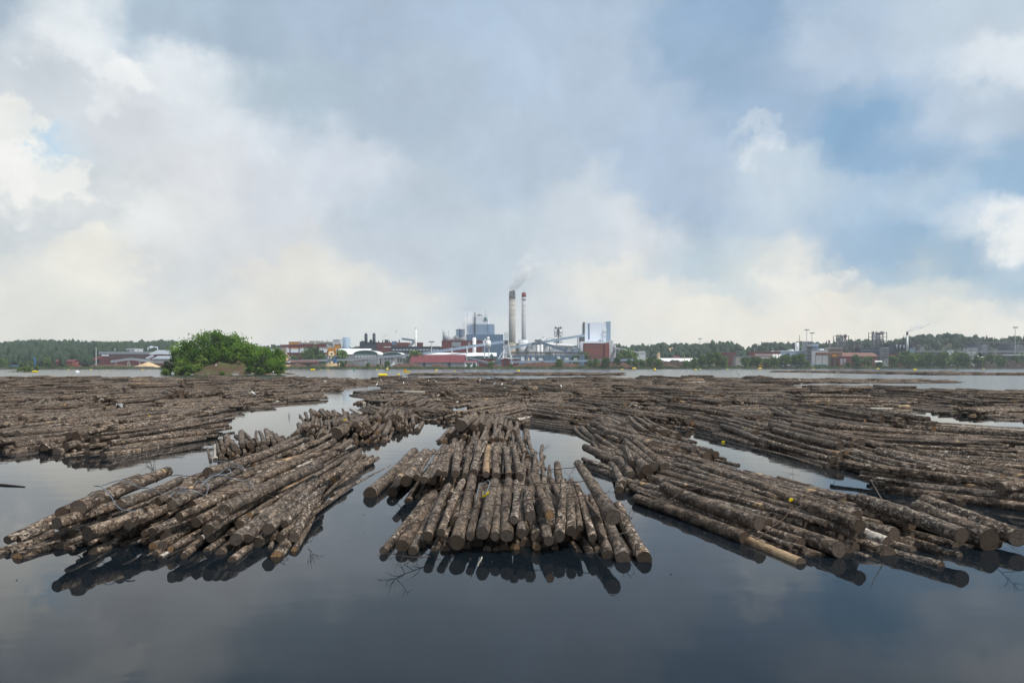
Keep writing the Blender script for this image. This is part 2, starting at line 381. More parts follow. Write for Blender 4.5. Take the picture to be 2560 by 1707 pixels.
# ---------------------------------------------------------------- far woods (one mass each)
def ico():
    t = (1 + 5 ** .5) / 2
    v = np.array([(-1,t,0),(1,t,0),(-1,-t,0),(1,-t,0),(0,-1,t),(0,1,t),(0,-1,-t),(0,1,-t),(t,0,-1),(t,0,1),(-t,0,-1),(-t,0,1)], float)
    v /= np.linalg.norm(v[0])
    f = [(0,11,5),(0,5,1),(0,1,7),(0,7,10),(0,10,11),(1,5,9),(5,11,4),(11,10,2),(10,7,6),(7,1,8),(3,9,4),(3,4,2),(3,2,6),(3,6,8),(3,8,9),(4,9,5),(2,4,11),(6,2,10),(8,6,7),(9,8,1)]
    V = [tuple(x) for x in v]; mid = {}
    def m(a, b):
        k = (min(a, b), max(a, b))
        if k not in mid:
            q = np.array(V[a]) + np.array(V[b]); q /= np.linalg.norm(q); mid[k] = len(V); V.append(tuple(q))
        return mid[k]
    F2 = []
    for a, b, c in f:
        x, y, z = m(a, b), m(b, c), m(c, a); F2 += [(a, x, z), (b, y, x), (c, z, y), (x, y, z)]
    return np.array(V), np.array(F2)
ICV, ICF = ico()
def wood(name, spots, label_kind='stuff'):
    sp = np.array(spots)                    # x, y, z, height, radius, conifer
    N = len(sp); k = len(ICV)
    J = 1 + rng.normal(0, .20, (N, k))
    V = ICV[None] * J[..., None]
    con = sp[:, 5][:, None]
    up = (V[..., 2] + 1) / 2
    taper = np.where(con > 0, 1.15 * (1.02 - up), 1.0)
    hb = sp[:, 3][:, None]
    X = sp[:, 0][:, None] + V[..., 0] * sp[:, 4][:, None] * taper
    Yy = sp[:, 1][:, None] + V[..., 1] * sp[:, 4][:, None] * taper
    Z = sp[:, 2][:, None] + hb * .12 + np.clip(up, -.05, 1.25) * hb * .88
    P = np.stack([X, Yy, Z], -1).reshape(-1, 3)
    Fc = (ICF[None] + (np.arange(N) * k)[:, None, None]).reshape(-1, 3)
    o = mesh_from(name, P, Fc, M['wood'])
    return tag(o, kind=label_kind)
def scatter(n, p0, p1, d0, d1, hr=(12, 19), low=False):
    out = []
    for _ in range(n):
        q = random.uniform(p0, p1); s = shore(q)
        Y = s + d0 + (d1 - d0) * random.random() ** .8
        z = ground(q, Y); h = random.uniform(*hr); c = 1 if random.random() < .38 else 0
        Yt = PZ(topline(q), Y)
        if z + h > Yt: h = Yt - z + random.uniform(-2.0, 1.0)
        if h < 3.5: continue
        out.append((PX(q, Y), Y, z - .5, h * (1.06 if c else 1.0), h * (.17 if c else random.uniform(.22, .34)), c))
    return out
left = scatter(1500, -250, 480, 120, 560) + scatter(260, -250, 225, 12, 130, (7, 14))
tag(wood('forest', left), 'dark mixed forest covering the hillside at the left end of the shore', 'forest')
tag(wood('forest', scatter(520, 560, 1130, 300, 560, (9, 18))), 'low dark tree belt behind the sawmill and mill buildings', 'forest')
tag(wood('forest', scatter(1900, 1500, 2800, 300, 560, (11, 19))), 'long wooded ridge behind the right half of the mill', 'forest')

# ---------------------------------------------------------------- single trees
def crown_pts(n, clumps, rx, ry, rz, zc, shape, seed, leaf):
    r = np.random.default_rng(seed)
    cs = []
    while len(cs) < clumps:
        p = r.uniform(-1, 1, 3)
        if np.linalg.norm(p) > 1 or np.linalg.norm(p) < .35: continue
        wz = 1.0
        if shape == 'birch': wz = .5 + .8 * (1 - (p[2] + 1) / 2)
        cs.append((p[0] * rx * wz, p[1] * ry * wz, zc + p[2] * rz, r.uniform(.55, 1.25)))
    V = []; Fs = []
    cs = np.array(cs)
    idx = r.integers(0, clumps, n)
    s = cs[idx, 3] * min(rx, rz) * .30
    P = cs[idx, :3] + r.normal(0, 1, (n, 3)) * s[:, None] * np.array([1, 1, .75])
    a = r.normal(0, 1, (n, 3)); a /= np.linalg.norm(a, axis=1)[:, None]
    b = np.cross(a, r.normal(0, 1, (n, 3))); b /= np.linalg.norm(b, axis=1)[:, None]
    L = leaf * r.uniform(.6, 1.4, n)[:, None]
    V = np.stack([P - a * L, P + b * L * .55, P + a * L, P - b * L * .55], 1).reshape(-1, 3)
    return V, np.arange(n * 4).reshape(n, 4), cs
def make_tree(name, label, cat, loc, h, rx, shape, n, clumps, leaf, lm, tm, seed, group=None, zc=None, rz=None):
    t = thing(name, label, cat, loc, group)
    rz = rz or h * (.36 if shape == 'round' else .44); zc = zc or h - rz
    V, Fc, cs = crown_pts(n, clumps, rx, rx * .9, rz, zc, shape, seed, leaf)
    L = np.array(loc)
    mesh_from('crown', V + L, Fc, M[lm], parent=t)
    b = MB(); r0 = h * .018 + .03
    b.tube([(L[0], L[1], L[2] - .5), (L[0] + h * .01, L[1], L[2] + h * .3), (L[0] - h * .01, L[1], L[2] + h * .6), (L[0], L[1], L[2] + h * .92)], r0, 7, r0 * .25)
    for c in cs[:: max(1, clumps // 8)]:
        z0 = min(h * .75, max(h * .18, c[2] - rx * .6)); b.tube([(L[0], L[1], L[2] + z0), (L[0] + c[0] * .55, L[1] + c[1] * .55, L[2] + z0 + (c[2] - z0) * .6), (L[0] + c[0], L[1] + c[1], L[2] + c[2])], r0 * .4, 5, r0 * .1)
    b.build('trunk', M[tm], t)
    return t

# island -------------------------------------------------------------
IY = 232.0
def isl_h(x, y):                           # x,y metres about the island's middle
    u = x / 22.0; v = (y - 1.0) / 12.0
    d = math.hypot(u, v * (1.15 if v < 0 else 1.0))
    base = max(-1.0, (1 - d ** 2.2)) * 2.3
    hump = 2.2 * math.exp(-((x + .5) / 10.5) ** 4 - ((y) / 8) ** 2)
    bump = .28 * math.sin(x * .9 + y * .5) + .22 * math.sin(x * 1.9 - y * 1.3) + .12 * math.sin(x * 4.1 + y * 3)
    return (base + (hump + bump) * max(0, min(1, (1 - d) * 2.2)))
ixc = PX(560, IY); V = []; nx, ny = 90, 60
for j in range(ny):
    for i in range(nx):
        x = -24 + 48 * i / (nx - 1); y = -13 + 28 * j / (ny - 1); V.append((ixc + x, IY + 8 + y, isl_h(x, y) - .05))
Fq = np.array([(j * nx + i, j * nx + i + 1, (j + 1) * nx + i + 1, (j + 1) * nx + i) for j in range(ny - 1) for i in range(nx - 1)])
im = bpy.data.materials.new('island_rock_and_heath'); im.use_nodes = True; n = NT(im.node_tree); p = n.n['Principled BSDF']
g = n.new('ShaderNodeNewGeometry').outputs['Position']
c = n.mix(n.step(n.noise(g, .35, 6, .6), .42, .6), (.085, .05, .028), (.07, .08, .026))
c = n.mix(n.step(n.noise(g, 1.4, 4, .6), .5, .7, 0, .7), c, (.055, .06, .025))
sx = n.new('ShaderNodeSeparateXYZ'); n.l.new(g, sx.inputs[0])
rockm = n.math('MULTIPLY', n.step(n.noise(g, .5, 3, .5), .54, .62), n.step(sx.outputs[2], .7, 1.6, 1, 0))
c = n.mix(rockm, c, (.22, .215, .205)); n.put(p.inputs['Base Color'], c); p.inputs['Roughness'].default_value = .95
bp = n.new('ShaderNodeBump'); bp.inputs['Strength'].default_value = .8; bp.inputs['Distance'].default_value = .3
n.l.new(n.noise(g, 2.2, 5, .6), bp.inputs['Height']); n.l.new(bp.outputs[0], p.inputs['Normal'])
tag(mesh_from('island', V, Fq, im, smooth=True), kind='structure')
def isl(px, dy):
    Y = IY + 8 + dy; x = PX(px, Y) - ixc
    return (PX(px, Y), Y, isl_h(x, dy))
gi = 'trees on the rocky island'
# px, dy, crown top row, radius, label
IT = [(452, 2, 862, 3.0, 'slender green tree at the left end of the island, beside the dark shrub'),
      (478, 4, 845, 3.2, 'leafy green tree on the left shoulder of the island'),
      (508, 5, 830, 3.6, 'tall broad tree left of the island summit with a ragged top'),
      (536, 3, 825, 3.4, 'tallest pointed tree in the middle of the island'),
      (548, 9, 836, 3.6, 'tree behind the tallest one on the island top'),
      (566, 5, 832, 3.6, 'broad crowned tree right of the tallest island tree'),
      (583, 7, 838, 3.4, 'tree with open branchy right side high on the island'),
      (604, 4, 856, 3.3, 'rounded tree on the right shoulder of the island'),
      (620, 6, 859, 3.2, 'dark green tree low on the right shoulder of the island'),
      (530, 0, 868, 3.2, 'dense mid green tree below the tallest one, on the bare slope'),
      (500, 0, 868, 3.0, 'dense tree below the left shoulder of the island'),
      (570, 1, 868, 3.2, 'dense tree above the brown slope, right of the middle'),
      (648, 5, 872, 2.7, 'tree between the two right hand clumps of the island'),
      (662, 3, 873, 2.9, 'light green tree in the right hand clump of the island'),
      (682, 2, 868, 3.0, 'tall tree at the right end of the island beside the chip heap'),
      (694, 1, 886, 2.5, 'outermost rounded tree at the right tip of the island')]
for k, (px, dy, top, rx, lab) in enumerate(IT):
    L = isl(px, dy); h = PZ(top, L[1]) - L[2]
    make_tree('deciduous_tree', lab, 'tree', L, h, rx * 1.05, 'round', 2300, 26, .34, 'leaf', 'trunk', 100 + k, gi, zc=h * .56, rz=h * .46)
IB = [(418, -1, 897, 1.7, 'leafd', 'brownish bare shrub at the far left of the island'), (437, 0, 891, 2.0, 'leafd', 'dark bush at the left end of the island'),
      (416, -3, 921, 1.5, 'leafy', 'bright green low bush at the left water edge of the island'), (455, -3, 902, 2.0, 'leafy', 'yellow green bush low on the left of the island'),
      (478, -3, 899, 2.0, 'leafy', 'light green sapling clump on the left slope of the island'), (506, -3, 890, 1.9, 'leafy', 'light feathery sapling above the brown slope, left side'),
      (522, -1, 885, 1.7, 'leafy', 'tall thin sapling in front of the tallest island tree'), (592, -2, 884, 2.3, 'leafy', 'round light green bush right of the bare brown slope'),
      (616, -3, 893, 2.2, 'leaf', 'bush behind the grey rocks of the island'), (640, -3, 897, 2.2, 'leaf', 'green bush over the right hand rocks'),
      (657, -5, 888, 2.1, 'leafd', 'dark conifer like bush in the right clump of the island'), (676, -4, 892, 2.4, 'leaf', 'large bush at the right water edge of the island'),
      (700, -3, 908, 1.7, 'leaf', 'low bush at the right tip of the island'), (554, -9.5, 929, .9, 'leafy', 'single green tuft on the brown slope of the island'), (468, -8, 934, .8, 'leafy', 'small green tuft at the left foot of the brown slope'),
      (492, -6, 911, 1.7, 'leafy', 'low light bush at the left shoulder of the brown slope'), (468, -6, 913, 1.9, 'leaf', 'low bush between the left dark bush and the brown slope'), (444, -6, 917, 1.8, 'leafy', 'low bush near the left water edge of the island, right of the bright one'), (628, -7, 916, 1.8, 'leaf', 'low bush above the grey rocks at the right'), (650, -7, 919, 1.7, 'leafy', 'low light bush near the right water edge of the island')]
for k, (px, dy, top, rx, lm, lab) in enumerate(IB):
    L = isl(px, dy); h = max(.9, PZ(top, L[1]) - L[2])
    make_tree('bush', lab, 'bush', L, h, rx, 'round', 900, 16, .26, lm, 'trunk', 200 + k, 'bushes on the rocky island', zc=h * .5, rz=h * .5)

# shore trees (birch and alder), one of each kind then copies
gs = 'birches along the far shore'
protos = [None] * 4
def shore_tree(px, top, lab, kind, d=6.0, wide=1.0):
    Y = shore(px) + d; z = ground(px, Y); h = PZ(top, Y) - z
    if protos[kind] is None:
        protos[kind] = (make_tree('birch_tree', lab, 'tree', (PX(px, Y), Y, z), h, h * (.30, .38, .27, .44)[kind] * wide, 'birch', 1000, 30, .62 + .01 * h, 'leafs', 'birch', 300 + kind, gs), h)
    else:
        o, h0 = protos[kind]; c = copy_tree(o, (PX(px, Y), Y, z), lab, gs, random.uniform(0, 6), h / h0)
ST = [(1475, 898, 'pale green birch, leftmost of the pair at the corner of the brick building', 0), (1490, 894, 'taller birch of the pair before the brick building', 2), (1515, 893, 'round birch before the right end of the brick building', 1),
 (1543, 891, 'narrow birch right of the brick building', 2), (1571, 897, 'birch below the pale conveyor hut', 0), (1590, 898, 'bushy birch left of the white long roof', 1), (1605, 897, 'birch below the grey conveyor end house', 0), (1624, 893, 'broad birch at the left end of the white long roof', 1), (1645, 897, 'small birch touching the white long roof', 3),
 (1716, 900, 'small birch below the right end of the white roof', 1), (1735, 893, 'birch just right of the white long roof', 0), (1757, 889, 'broad dark birch left of the tall twin birches', 3), (1774, 880, 'left one of the two tallest pointed birches', 2), (1793, 877, 'right one of the two tallest pointed birches', 2), (1811, 889, 'birch right of the two tallest birches', 0),
 (1863, 891, 'lone rounded birch left of the red brick office', 1), (1881, 892, 'broad birch before the left end of the red brick office', 3), (1897, 890, 'birch before the red brick office windows', 0), (1915, 895, 'bushy birch below the three white tanks', 1), (1933, 893, 'light birch left of the three white tanks', 3), (1947, 892, 'birch covering the third white tank', 0),
 (1963, 885, 'birch at the corner of the pale grey plant', 1), (1986, 884, 'pointed birch in the middle of the pale grey plant', 2), (2001, 882, 'tall pointed birch before the grey plant tower', 2), (2019, 902, 'small birch below the grey plant tower', 0),
 (2119, 904, 'small low birch before the brown roofed hall', 1), (2142, 885, 'birch before the left half of the brown roofed hall', 0), (2170, 889, 'round birch before the right half of the brown roofed hall', 1), (2197, 905, 'low birch at the right end of the brown roofed hall', 3), (2234, 887, 'narrow birch before the stair tower', 0),
 (2262, 876, 'tall birch below the smoking steel stack', 1), (2274, 885, 'birch on the right flank of the tall birch below the smoking stack', 3), (2289, 880, 'pointed birch right of the smoking stack', 2), (2302, 885, 'small birch next to the pointed birch right of the stack', 0), (2321, 879, 'bushy birch before the pipe rack', 1), (2358, 877, 'tall birch before the white hut on the pipe rack', 0),
 (2374, 888, 'birch right of the white hut on the pipe rack', 2), (2392, 882, 'airy birch before the pipe rack, left of the flying gull', 3), (2410, 880, 'birch before the first dark round tank', 0), (2448, 884, 'birch behind the flying gull', 1), (2474, 884, 'narrow birch right of the flying gull', 2), (2500, 886, 'broad birch before the gap between the dark tanks', 1), (2537, 886, 'birch at the foot of the floodlight mast by the dark tanks', 0), (2555, 884, 'birch at the right edge, before the second dark tank', 3)]
for px, top, lab, kind in ST: shore_tree(px, top, lab, kind, random.uniform(4, 12))
SL = [(8, 895, 'round tree at the left edge on the water line', 1), (52, 905, 'small tree left of the blue mast', 3), (76, 900, 'light green tree beside the blue mast', 0), (118, 893, 'tall waterside tree left of the red shed', 1), (140, 912, 'low tree before the red shed', 3), (168, 911, 'low tree at the right end of the red shed', 1),
 (770, 873, 'dark tree before the long grey roofed shed', 1), (782, 868, 'tall dark tree beside the leaning chip conveyor', 3), (776, 884, 'lower tree in front of the long grey roofed shed', 3), (808, 884, 'small tree left of the orange crane', 0), (853, 873, 'dark tree before the white warehouse roof', 1), (735, 889, 'low tree at the foot of the wood chip heap', 3),
 (856, 905, 'shrubby tree before the bark heap, below the crane', 3), (920, 906, 'small tree before the arched hall', 1), (945, 910, 'low tree right of the arched hall', 3), (968, 901, 'tree under the long conveyor, left of the big red shed', 1), (1040, 874, 'dark tree above the big red shed roof', 1), (1036, 880, 'low dark tree behind the left end of the red shed', 3),
 (1172, 908, 'small tree before the white cottage', 0), (1186, 909, 'small tree at the right wall of the white cottage', 1), (1228, 903, 'round shrubby tree left of the small red pump house', 3), (1276, 910, 'low shrub tree at the foot of the red pump house', 3), (1372, 882, 'dark tree below the long pipe rack', 1), (1350, 893, 'low tree before the white vans under the pipe rack', 3), (1438, 887, 'dark tree left of the brick building', 0), (1398, 896, 'small tree before the pipe rack, midway to the brick building', 1), (1457, 880, 'tree on the left corner of the brick building', 3), (1565, 874, 'broad dark tree below the sloping right conveyor', 3), (1580, 878, 'tree right of the sloping conveyor support', 1)]
for px, top, lab, kind in SL:
    near = top > 893
    shore_tree(px, top, lab, kind, random.uniform(4, 10) if near or px < 200 else random.uniform(70, 110), 1.0)
# low growth along the water's edge: one mass of leaf tufts
r_ = np.random.default_rng(77); V = []
for q in np.concatenate([r_.uniform(-60, 330, 500), r_.uniform(700, 1460, 700), r_.uniform(1440, 2650, 2600)]):
    Y = shore(q) + r_.uniform(1.5, 14); h = r_.uniform(.5, 2.2) * (1.0 if q > 1440 else .6) * (.5 + .5 * math.sin(q * .13) ** 2); z = ground(q, Y); x = PX(q, Y)
    for _ in range(9):
        c = np.array([x + r_.normal(0, .9), Y + r_.normal(0, .6), z + h * r_.random()]); a = r_.normal(0, 1, 3); a /= np.linalg.norm(a); b_ = np.cross(a, r_.normal(0, 1, 3)); b_ /= np.linalg.norm(b_); V += [c - a * .7, c + b_ * .4, c + a * .7, c - b_ * .4]
tag(mesh_from('shore_undergrowth', np.array(V), np.arange(len(V)).reshape(-1, 4), M['leafs']), 'low green growth along the far water edge', 'undergrowth', kind='stuff')

# ---------------------------------------------------------------- the mill: every building, tank, stack and conveyor a thing
def base(name, label, cat, px, Y, group=None):
    return thing(name, label, cat, (PX(px, Y), Y, ground(px, Y)), group)
def gq(px, Y): return HZ - (ground(px, Y) - .8 - H) * F / Y        # photo row of the ground there
def wall(t, m, p0, p1, q0, Y, d, q1=None, name='wall', dy=0.0):
    return MB().pbox(p0, p1, q0, gq((p0 + p1) / 2, Y) if q1 is None else q1, Y, d, dy).build(name, M[m], t)
def roof_flat(t, m, p0, p1, q, Y, d, th=.5, over=.3, name='roof'):
    z = PZ(q, Y); return MB().box(PX(p0, Y) - over, PX(p1, Y) + over, Y - over, Y + d + over, z + .003, z + th).build(name, M[m], t)
def roof_long(t, m, p0, p1, qe, qr, Y, d, name='roof'):            # ridge parallel to the shore
    ze, zr = PZ(qe, Y), PZ(qr, Y)
    return MB().prismx([(Y - .5, ze), (Y + d / 2, zr), (Y + d + .5, ze), (Y + d / 2, zr - .4)], PX(p0, Y) - .4, PX(p1, Y) + .4).build(name, M[m], t)
def windows(t, rows, Y, m='glass', name='window', dy=-.06):
    for (a, b, q0, q1, k) in rows:
        for i in range(k):
            u0 = a + (b - a) * (i + .15) / k; u1 = a + (b - a) * (i + .85) / k
            MB().pbox(u0, u1, q0, q1, Y, .12, dy).build(name, M[m], t)
def tank(name, label, px0, px1, q0, Y, m, roof=.12, group=None, q1=None, n=20, top='cone', cat='tank'):
    px = (px0 + px1) / 2; t = base(name, label, cat, px, Y, group); r = (px1 - px0) / 2 / F * Y; x = PX(px, Y)
    zb = ground(px, Y) - .8 if q1 is None else PZ(q1, Y); zt = PZ(q0, Y); rh = r * roof
    MB().cone(x, Y + r, zb, zt - rh, r, r, n).build('shell', M[m], t, True)
    if top == 'cone': MB().cone(x, Y + r, zt - rh + .003, zt, r * 1.02, r * .15, n).build('roof', M[m], t)
    else:
        MB().ball((x, Y + r, zt - rh), r * .995, r * .995, rh, n, 8).build('dome', M[m], t, True)
    b = MB()
    for k in range(3): b.cone(x, Y + r, zb + (zt - rh - zb) * (k + 1) / 3.4, zb + (zt - rh - zb) * (k + 1) / 3.4 + .18, r * 1.015, r * 1.015, n)
    b.build('hoop', M['grey'], t)
    return t
def conveyor(name, label, pts, Y0, Y1, m, w=2.6, h=2.6, sup=(), sm='lgrey', group=None, roofm=None):
    (pa, qa), (pb, qb) = pts[0], pts[-1]
    P = []
    for i, (p, q) in enumerate(pts):
        Y = Y0 + (Y1 - Y0) * (p - pa) / (pb - pa + 1e-6); P.append((PX(p, Y), Y, PZ(q, Y)))
    t = thing(name, label, 'conveyor', (P[0][0], P[0][1], ground(pa, Y0)), group)
    b = MB()
    for i in range(len(P) - 1): b.beam(P[i], P[i + 1], w, h)
    b.build('gallery', M[m], t)
    b = MB()
    for i in range(len(P) - 1):
        a, c = np.array(P[i]), np.array(P[i + 1]); b.beam(a + (0, 0, h * .5 + .12), c + (0, 0, h * .5 + .12), w * 1.12, .22)
    b.build('roof', M[roofm or 'roofg'], t)
    for s in sup:
        i = max(k for k in range(len(pts) - 1) if pts[k][0] <= s) if s >= pts[0][0] else 0
        f = (s - pts[i][0]) / (pts[i + 1][0] - pts[i][0] + 1e-6); c = np.array(P[i]) * (1 - f) + np.array(P[i + 1]) * f
        zg = ground(s, c[1]) - .5; b = MB()
        b.beam((c[0] - .9, c[1] - .8, zg), (c[0] - .3, c[1] - .4, c[2] - h / 2), .5, .5); b.beam((c[0] + .9, c[1] + .8, zg), (c[0] + .3, c[1] + .4, c[2] - h / 2), .5, .5)
        b.build('support', M[sm], t)
    return t
def heap(name, label, px0, px1, q0, Y, m, d=14, seed=0, cat='heap', peak=None, rough=.25):
    r = np.random.default_rng(seed); xm = (px0 + px1) / 2; t0 = PZ(q0, Y) ; zg = ground(xm, Y)
    W = (px1 - px0) / F * Y / 2; nxx, nyy = max(16, int((px1 - px0) / 1.6)), 12; V = []
    ph = r.uniform(0, 6.28, 6); hh = max(1.0, t0 - zg); pk = 0 if peak is None else peak
    for j in range(nyy):
        for i in range(nxx):
            u = -1 + 2 * i / (nxx - 1); v = -1 + 2 * j / (nyy - 1)
            uu = (u - pk) / (1 + abs(pk)) if u * 1 < pk else (u - pk) / (1 - pk + 1e-6) if pk else u
            uu = (u - pk) / ((1 + pk) if u < pk else (1 - pk))
            prof = (1 - abs(uu) ** (1.2 if peak is not None else 2.6)) * (1 - abs(v) ** 1.8)
            wob = 1 + (rough * (math.sin(u * 7 + ph[0]) + .7 * math.sin(u * 15 + ph[1] + v * 3) + .5 * math.sin(u * 31 + ph[2]) ) / 2.2)
            z = zg - .4 + hh * max(0, prof) * (wob if peak is None else 1 + (wob - 1) * .3) * (1 if prof > 0 else 0) + (r.normal(0, .12) if prof > .02 else 0)
            V.append((PX(xm, Y) + u * W, Y + d / 2 + v * d / 2, z))
    Fq = np.array([(j * nxx + i, j * nxx + i + 1, (j + 1) * nxx + i + 1, (j + 1) * nxx + i) for j in range(nyy - 1) for i in range(nxx - 1)])
    return tag(mesh_from(name, V, Fq, M[m], smooth=True), label, cat)
def mast(label, px, q0, Y, cat='mast', head=True, name='floodlight_mast', q1=None, m='lgrey'):
    t = base(name, label, cat, px, Y, None); x = PX(px, Y); zt = PZ(q0, Y); zb = ground(px, Y) - .5
    b = MB(); b.cone(x, Y, zb, zt, .55, .32, 6); b.build('pole', M[m], t)
    if head:
        w_ = 2.6
        MB().box(x - w_, x + w_, Y - .5, Y + .5, zt, zt + .5).build('crossbar', M['dgrey'], t)
        for k in (-1, -.33, .33, 1):
            MB().box(x + k * w_ - .5, x + k * w_ + .5, Y - 1.0, Y - .55, zt - .35, zt + .95).build('lamp', M['dgrey'], t)
    return t

# left sawmill
t = base('sawmill_hall', 'long dark red sawmill hall with a blue grey roof strip, left of the island', 'sawmill', 310, 760)
wall(t, 'redd', 250, 372, 885, 760, 40); roof_flat(t, 'roofg', 248, 375, 885, 760, 40, 2.6)
MB().pbox(254, 272, 886.5, 890, 760, .2, -.25).build('sign_board', M['white'], t); MB().pbox(272, 372, 892, 894, 760, .15, -.2).build('facade_band', M['dgrey'], t)
windows(t, [(275, 370, 888, 891, 9)], 760, 'dgrey')
t = base('rooftop_house', 'pale box shaped plant house standing above the sawmill roof', 'plant house', 311, 806)
wall(t, 'offw', 286, 337, 872, 806, 18); roof_flat(t, 'roofw', 286, 337, 872, 806, 18); windows(t, [(288, 336, 874, 878, 5)], 806, 'grey')
t = base('sawmill_shed', 'grey roofed dark red shed joined to the island side of the sawmill', 'shed', 408, 750)
wall(t, 'redd', 370, 452, 885, 750, 40); roof_long(t, 'roofg', 370, 452, 886, 874, 750, 40)
MB().pbox(374, 392, 883, 886, 750, .3, -.9).build('roof_edge', M['white'], t); MB().pbox(409, 440, 883, 886, 750, .3, -.9).build('roof_edge', M['white'], t)
t = base('dust_cyclone', 'white twin cyclone unit on posts above the sawmill roofs', 'cyclone', 383, 800); Y = 800
for px in (378, 386): MB().cone(PX(px, Y), Y, PZ(874, Y), PZ(867, Y), 1.4, 2.2, 12).build('cyclone_body', M['white'], t)
b = MB(); b.tube([(PX(370, Y), Y, PZ(882, Y)), (PX(370, Y), Y, PZ(868, Y)), (PX(376, Y), Y, PZ(866, Y)), (PX(394, Y), Y, PZ(868, Y)), (PX(394, Y), Y, PZ(882, Y))], .5, 8); b.build('duct', M['white'], t)
MB().pbox(369, 396, 874, 890, Y, 6, -1).build('stand', M['grey'], t)
t = base('dome_silo', 'white domed silo peeking out beside the island trees', 'silo', 446, 810)
MB().cone(PX(446, 810), 810, ground(446, 810), PZ(869, 810), 6.5, 6.5, 16).build('shell', M['white'], t, True); MB().cone(PX(446, 810), 810, PZ(869, 810) + .003, PZ(860, 810), 6.7, 1.5, 16).build('roof', M['white'], t)
t = base('log_sorting_hall', 'low grey roofed open hall with red upper wall, left of the island', 'hall', 405, 700)
wall(t, 'grey', 384, 440, 896, 700, 25, 908); roof_long(t, 'roofg', 380, 450, 898, 889, 700, 25)
for px in (388, 398, 410, 422, 436): wall(t, 'dgrey', px - .5, px + .5, 907, 700, .5, name='post', dy=.5)
conveyor('chip_conveyor', 'dark red conveyor rising left of the sawmill', [(188, 913), (252, 893)], 700, 745, 'red', 2, 2, (205, 228), 'redd', roofm='redd')
conveyor('timber_conveyor', 'blue grey roofed conveyor with a low peak before the sawmill', [(277, 904), (326, 897), (384, 904)], 690, 700, 'roofg', 2.4, 2.2, (290, 322, 350))
conveyor('timber_conveyor', 'short grey conveyor slanting up to the sawmill shed', [(366, 898), (382, 890)], 720, 745, 'roofg', 2.2, 2.0, (372,))
t = base('storage_shed', 'low brick red storage shed standing alone on the left shore', 'shed', 156, 660)
wall(t, 'brick', 131, 181, 903, 660, 14); roof_long(t, 'redd', 131, 181, 904, 899, 660, 14)
MB().pbox(150, 156, 907, 915, 660, .15, -.1).build('door', M['redd'], t)
heap('sawdust_heap', 'pale sawdust heap in front of the sawmill', 322, 396, 904, 680, 'dust', 16, 3, peak=.0, rough=.12)
heap('bark_heap', 'dark brown bark bank below the sawmill conveyors', 195, 330, 910, 664, 'bark', 14, 4)
heap('bark_heap', 'low dark bark bank between the sawdust heap and the island', 300, 396, 915, 652, 'barkd', 10, 5)
t = base('blue_mast', 'slim blue crane mast on the left shore', 'mast', 88, 652); b = MB(); x = PX(88, 652)
b.beam((x, 652, ground(88, 652)), (x - .6, 652, PZ(896, 652)), 1.0, 1.0); b.build('pole', M['blue'], t); MB().beam((x - .6, 652, PZ(896, 652)), (x - 2.5, 652, PZ(893, 652)), .6, .6).build('jib', M['blue'], t)
t = base('blue_container', 'blue container among bushes at the left shore', 'container', 35, 650); wall(t, 'blue', 26, 45, 912, 650, 3); MB().pbox(30, 41, 913, 919, 650, .1, -.08).build('door', M['blued'], t)
mast('thin pale lamp mast on the shore before the sawmill', 240, 868, 668, head=False, name='lamp_mast')
mast('yellow marker pole on the left shore beside the red shed', 110, 897, 655, head=False, name='marker_pole', m='yell2')

# middle left
t = base('long_shed', 'long grey roofed shed with dark red walls behind the chip heap', 'shed', 755, 790)
wall(t, 'red', 715, 830, 881, 790, 40); roof_long(t, 'roofg', 640, 832, 881.5, 871, 790, 40)
heap('wood_chip_heap', 'orange wood chip heap sloping down right of the island', 664, 738, 874, 735, 'chip', 26, 6, peak=-.15, rough=.06)
conveyor('heap_conveyor', 'dark conveyor lying down the slope of the orange chip heap', [(697, 872), (728, 898)], 733, 722, 'navy', 1.2, 1.0, roofm='dgrey')
t = base('conveyor_head_house', 'beige head house on top of the wood chip heap', 'head house', 702, 745); wall(t, 'beige', 691, 713, 869, 745, 6); roof_flat(t, 'roofg', 691, 713, 869, 745, 6)
conveyor('red_gallery', 'long level dark red conveyor gallery above the chip heap', [(703, 866), (817, 863.5)], 752, 752, 'red', 3, 3.2, (725, 748, 770, 795), 'redd', roofm='redd')
heap('chip_pile', 'pale wood chip pile behind the orange crane', 788, 850, 871, 752, 'dust', 24, 7, peak=.0, rough=.08)
conveyor('leaning_conveyor', 'thin white conveyor slanting down right behind the orange crane', [(817, 863), (858, 891)], 748, 740, 'white', 1.4, 1.4, (845,))
t = base('gantry_crane', 'orange gantry crane on a blue base at the log yard', 'crane', 828, 715); Y = 715
MB().pbox(818, 838, 871, 878, Y, 4).build('cab_beam', M['orange'], t)
for px in (817, 838): MB().beam((PX(px, Y), Y + 2, PZ(889, Y)), (PX(px + (1.5 if px < 820 else -1), Y), Y + 2, PZ(876, Y)), 1.4, 1.4).build('leg', M['orange'], t)
MB().beam((PX(822, Y), Y + 2, PZ(870, Y)), (PX(836, Y), Y + 2, PZ(872, Y)), 1.2, 1.6).build('trolley', M['orange'], t)
MB().pbox(826, 830, 882, 887, Y, 2).build('grab', M['dgrey'], t)
b = MB(); b.pbox(812, 842, 889, 891, Y, 5); b.pbox(815, 818, 891, 909, Y, 2); b.pbox(822, 825, 891, 909, Y, 2); b.pbox(834, 837, 891, 909, Y, 2); b.beam((PX(815, Y), Y + 1, PZ(907, Y)), (PX(836, Y), Y + 1, PZ(893, Y)), .8, .8); b.build('base_frame', M['blued'], t)
MB().pbox(833, 842, 899, 907, Y, 4, -2).build('control_cabin', M['blue'], t)
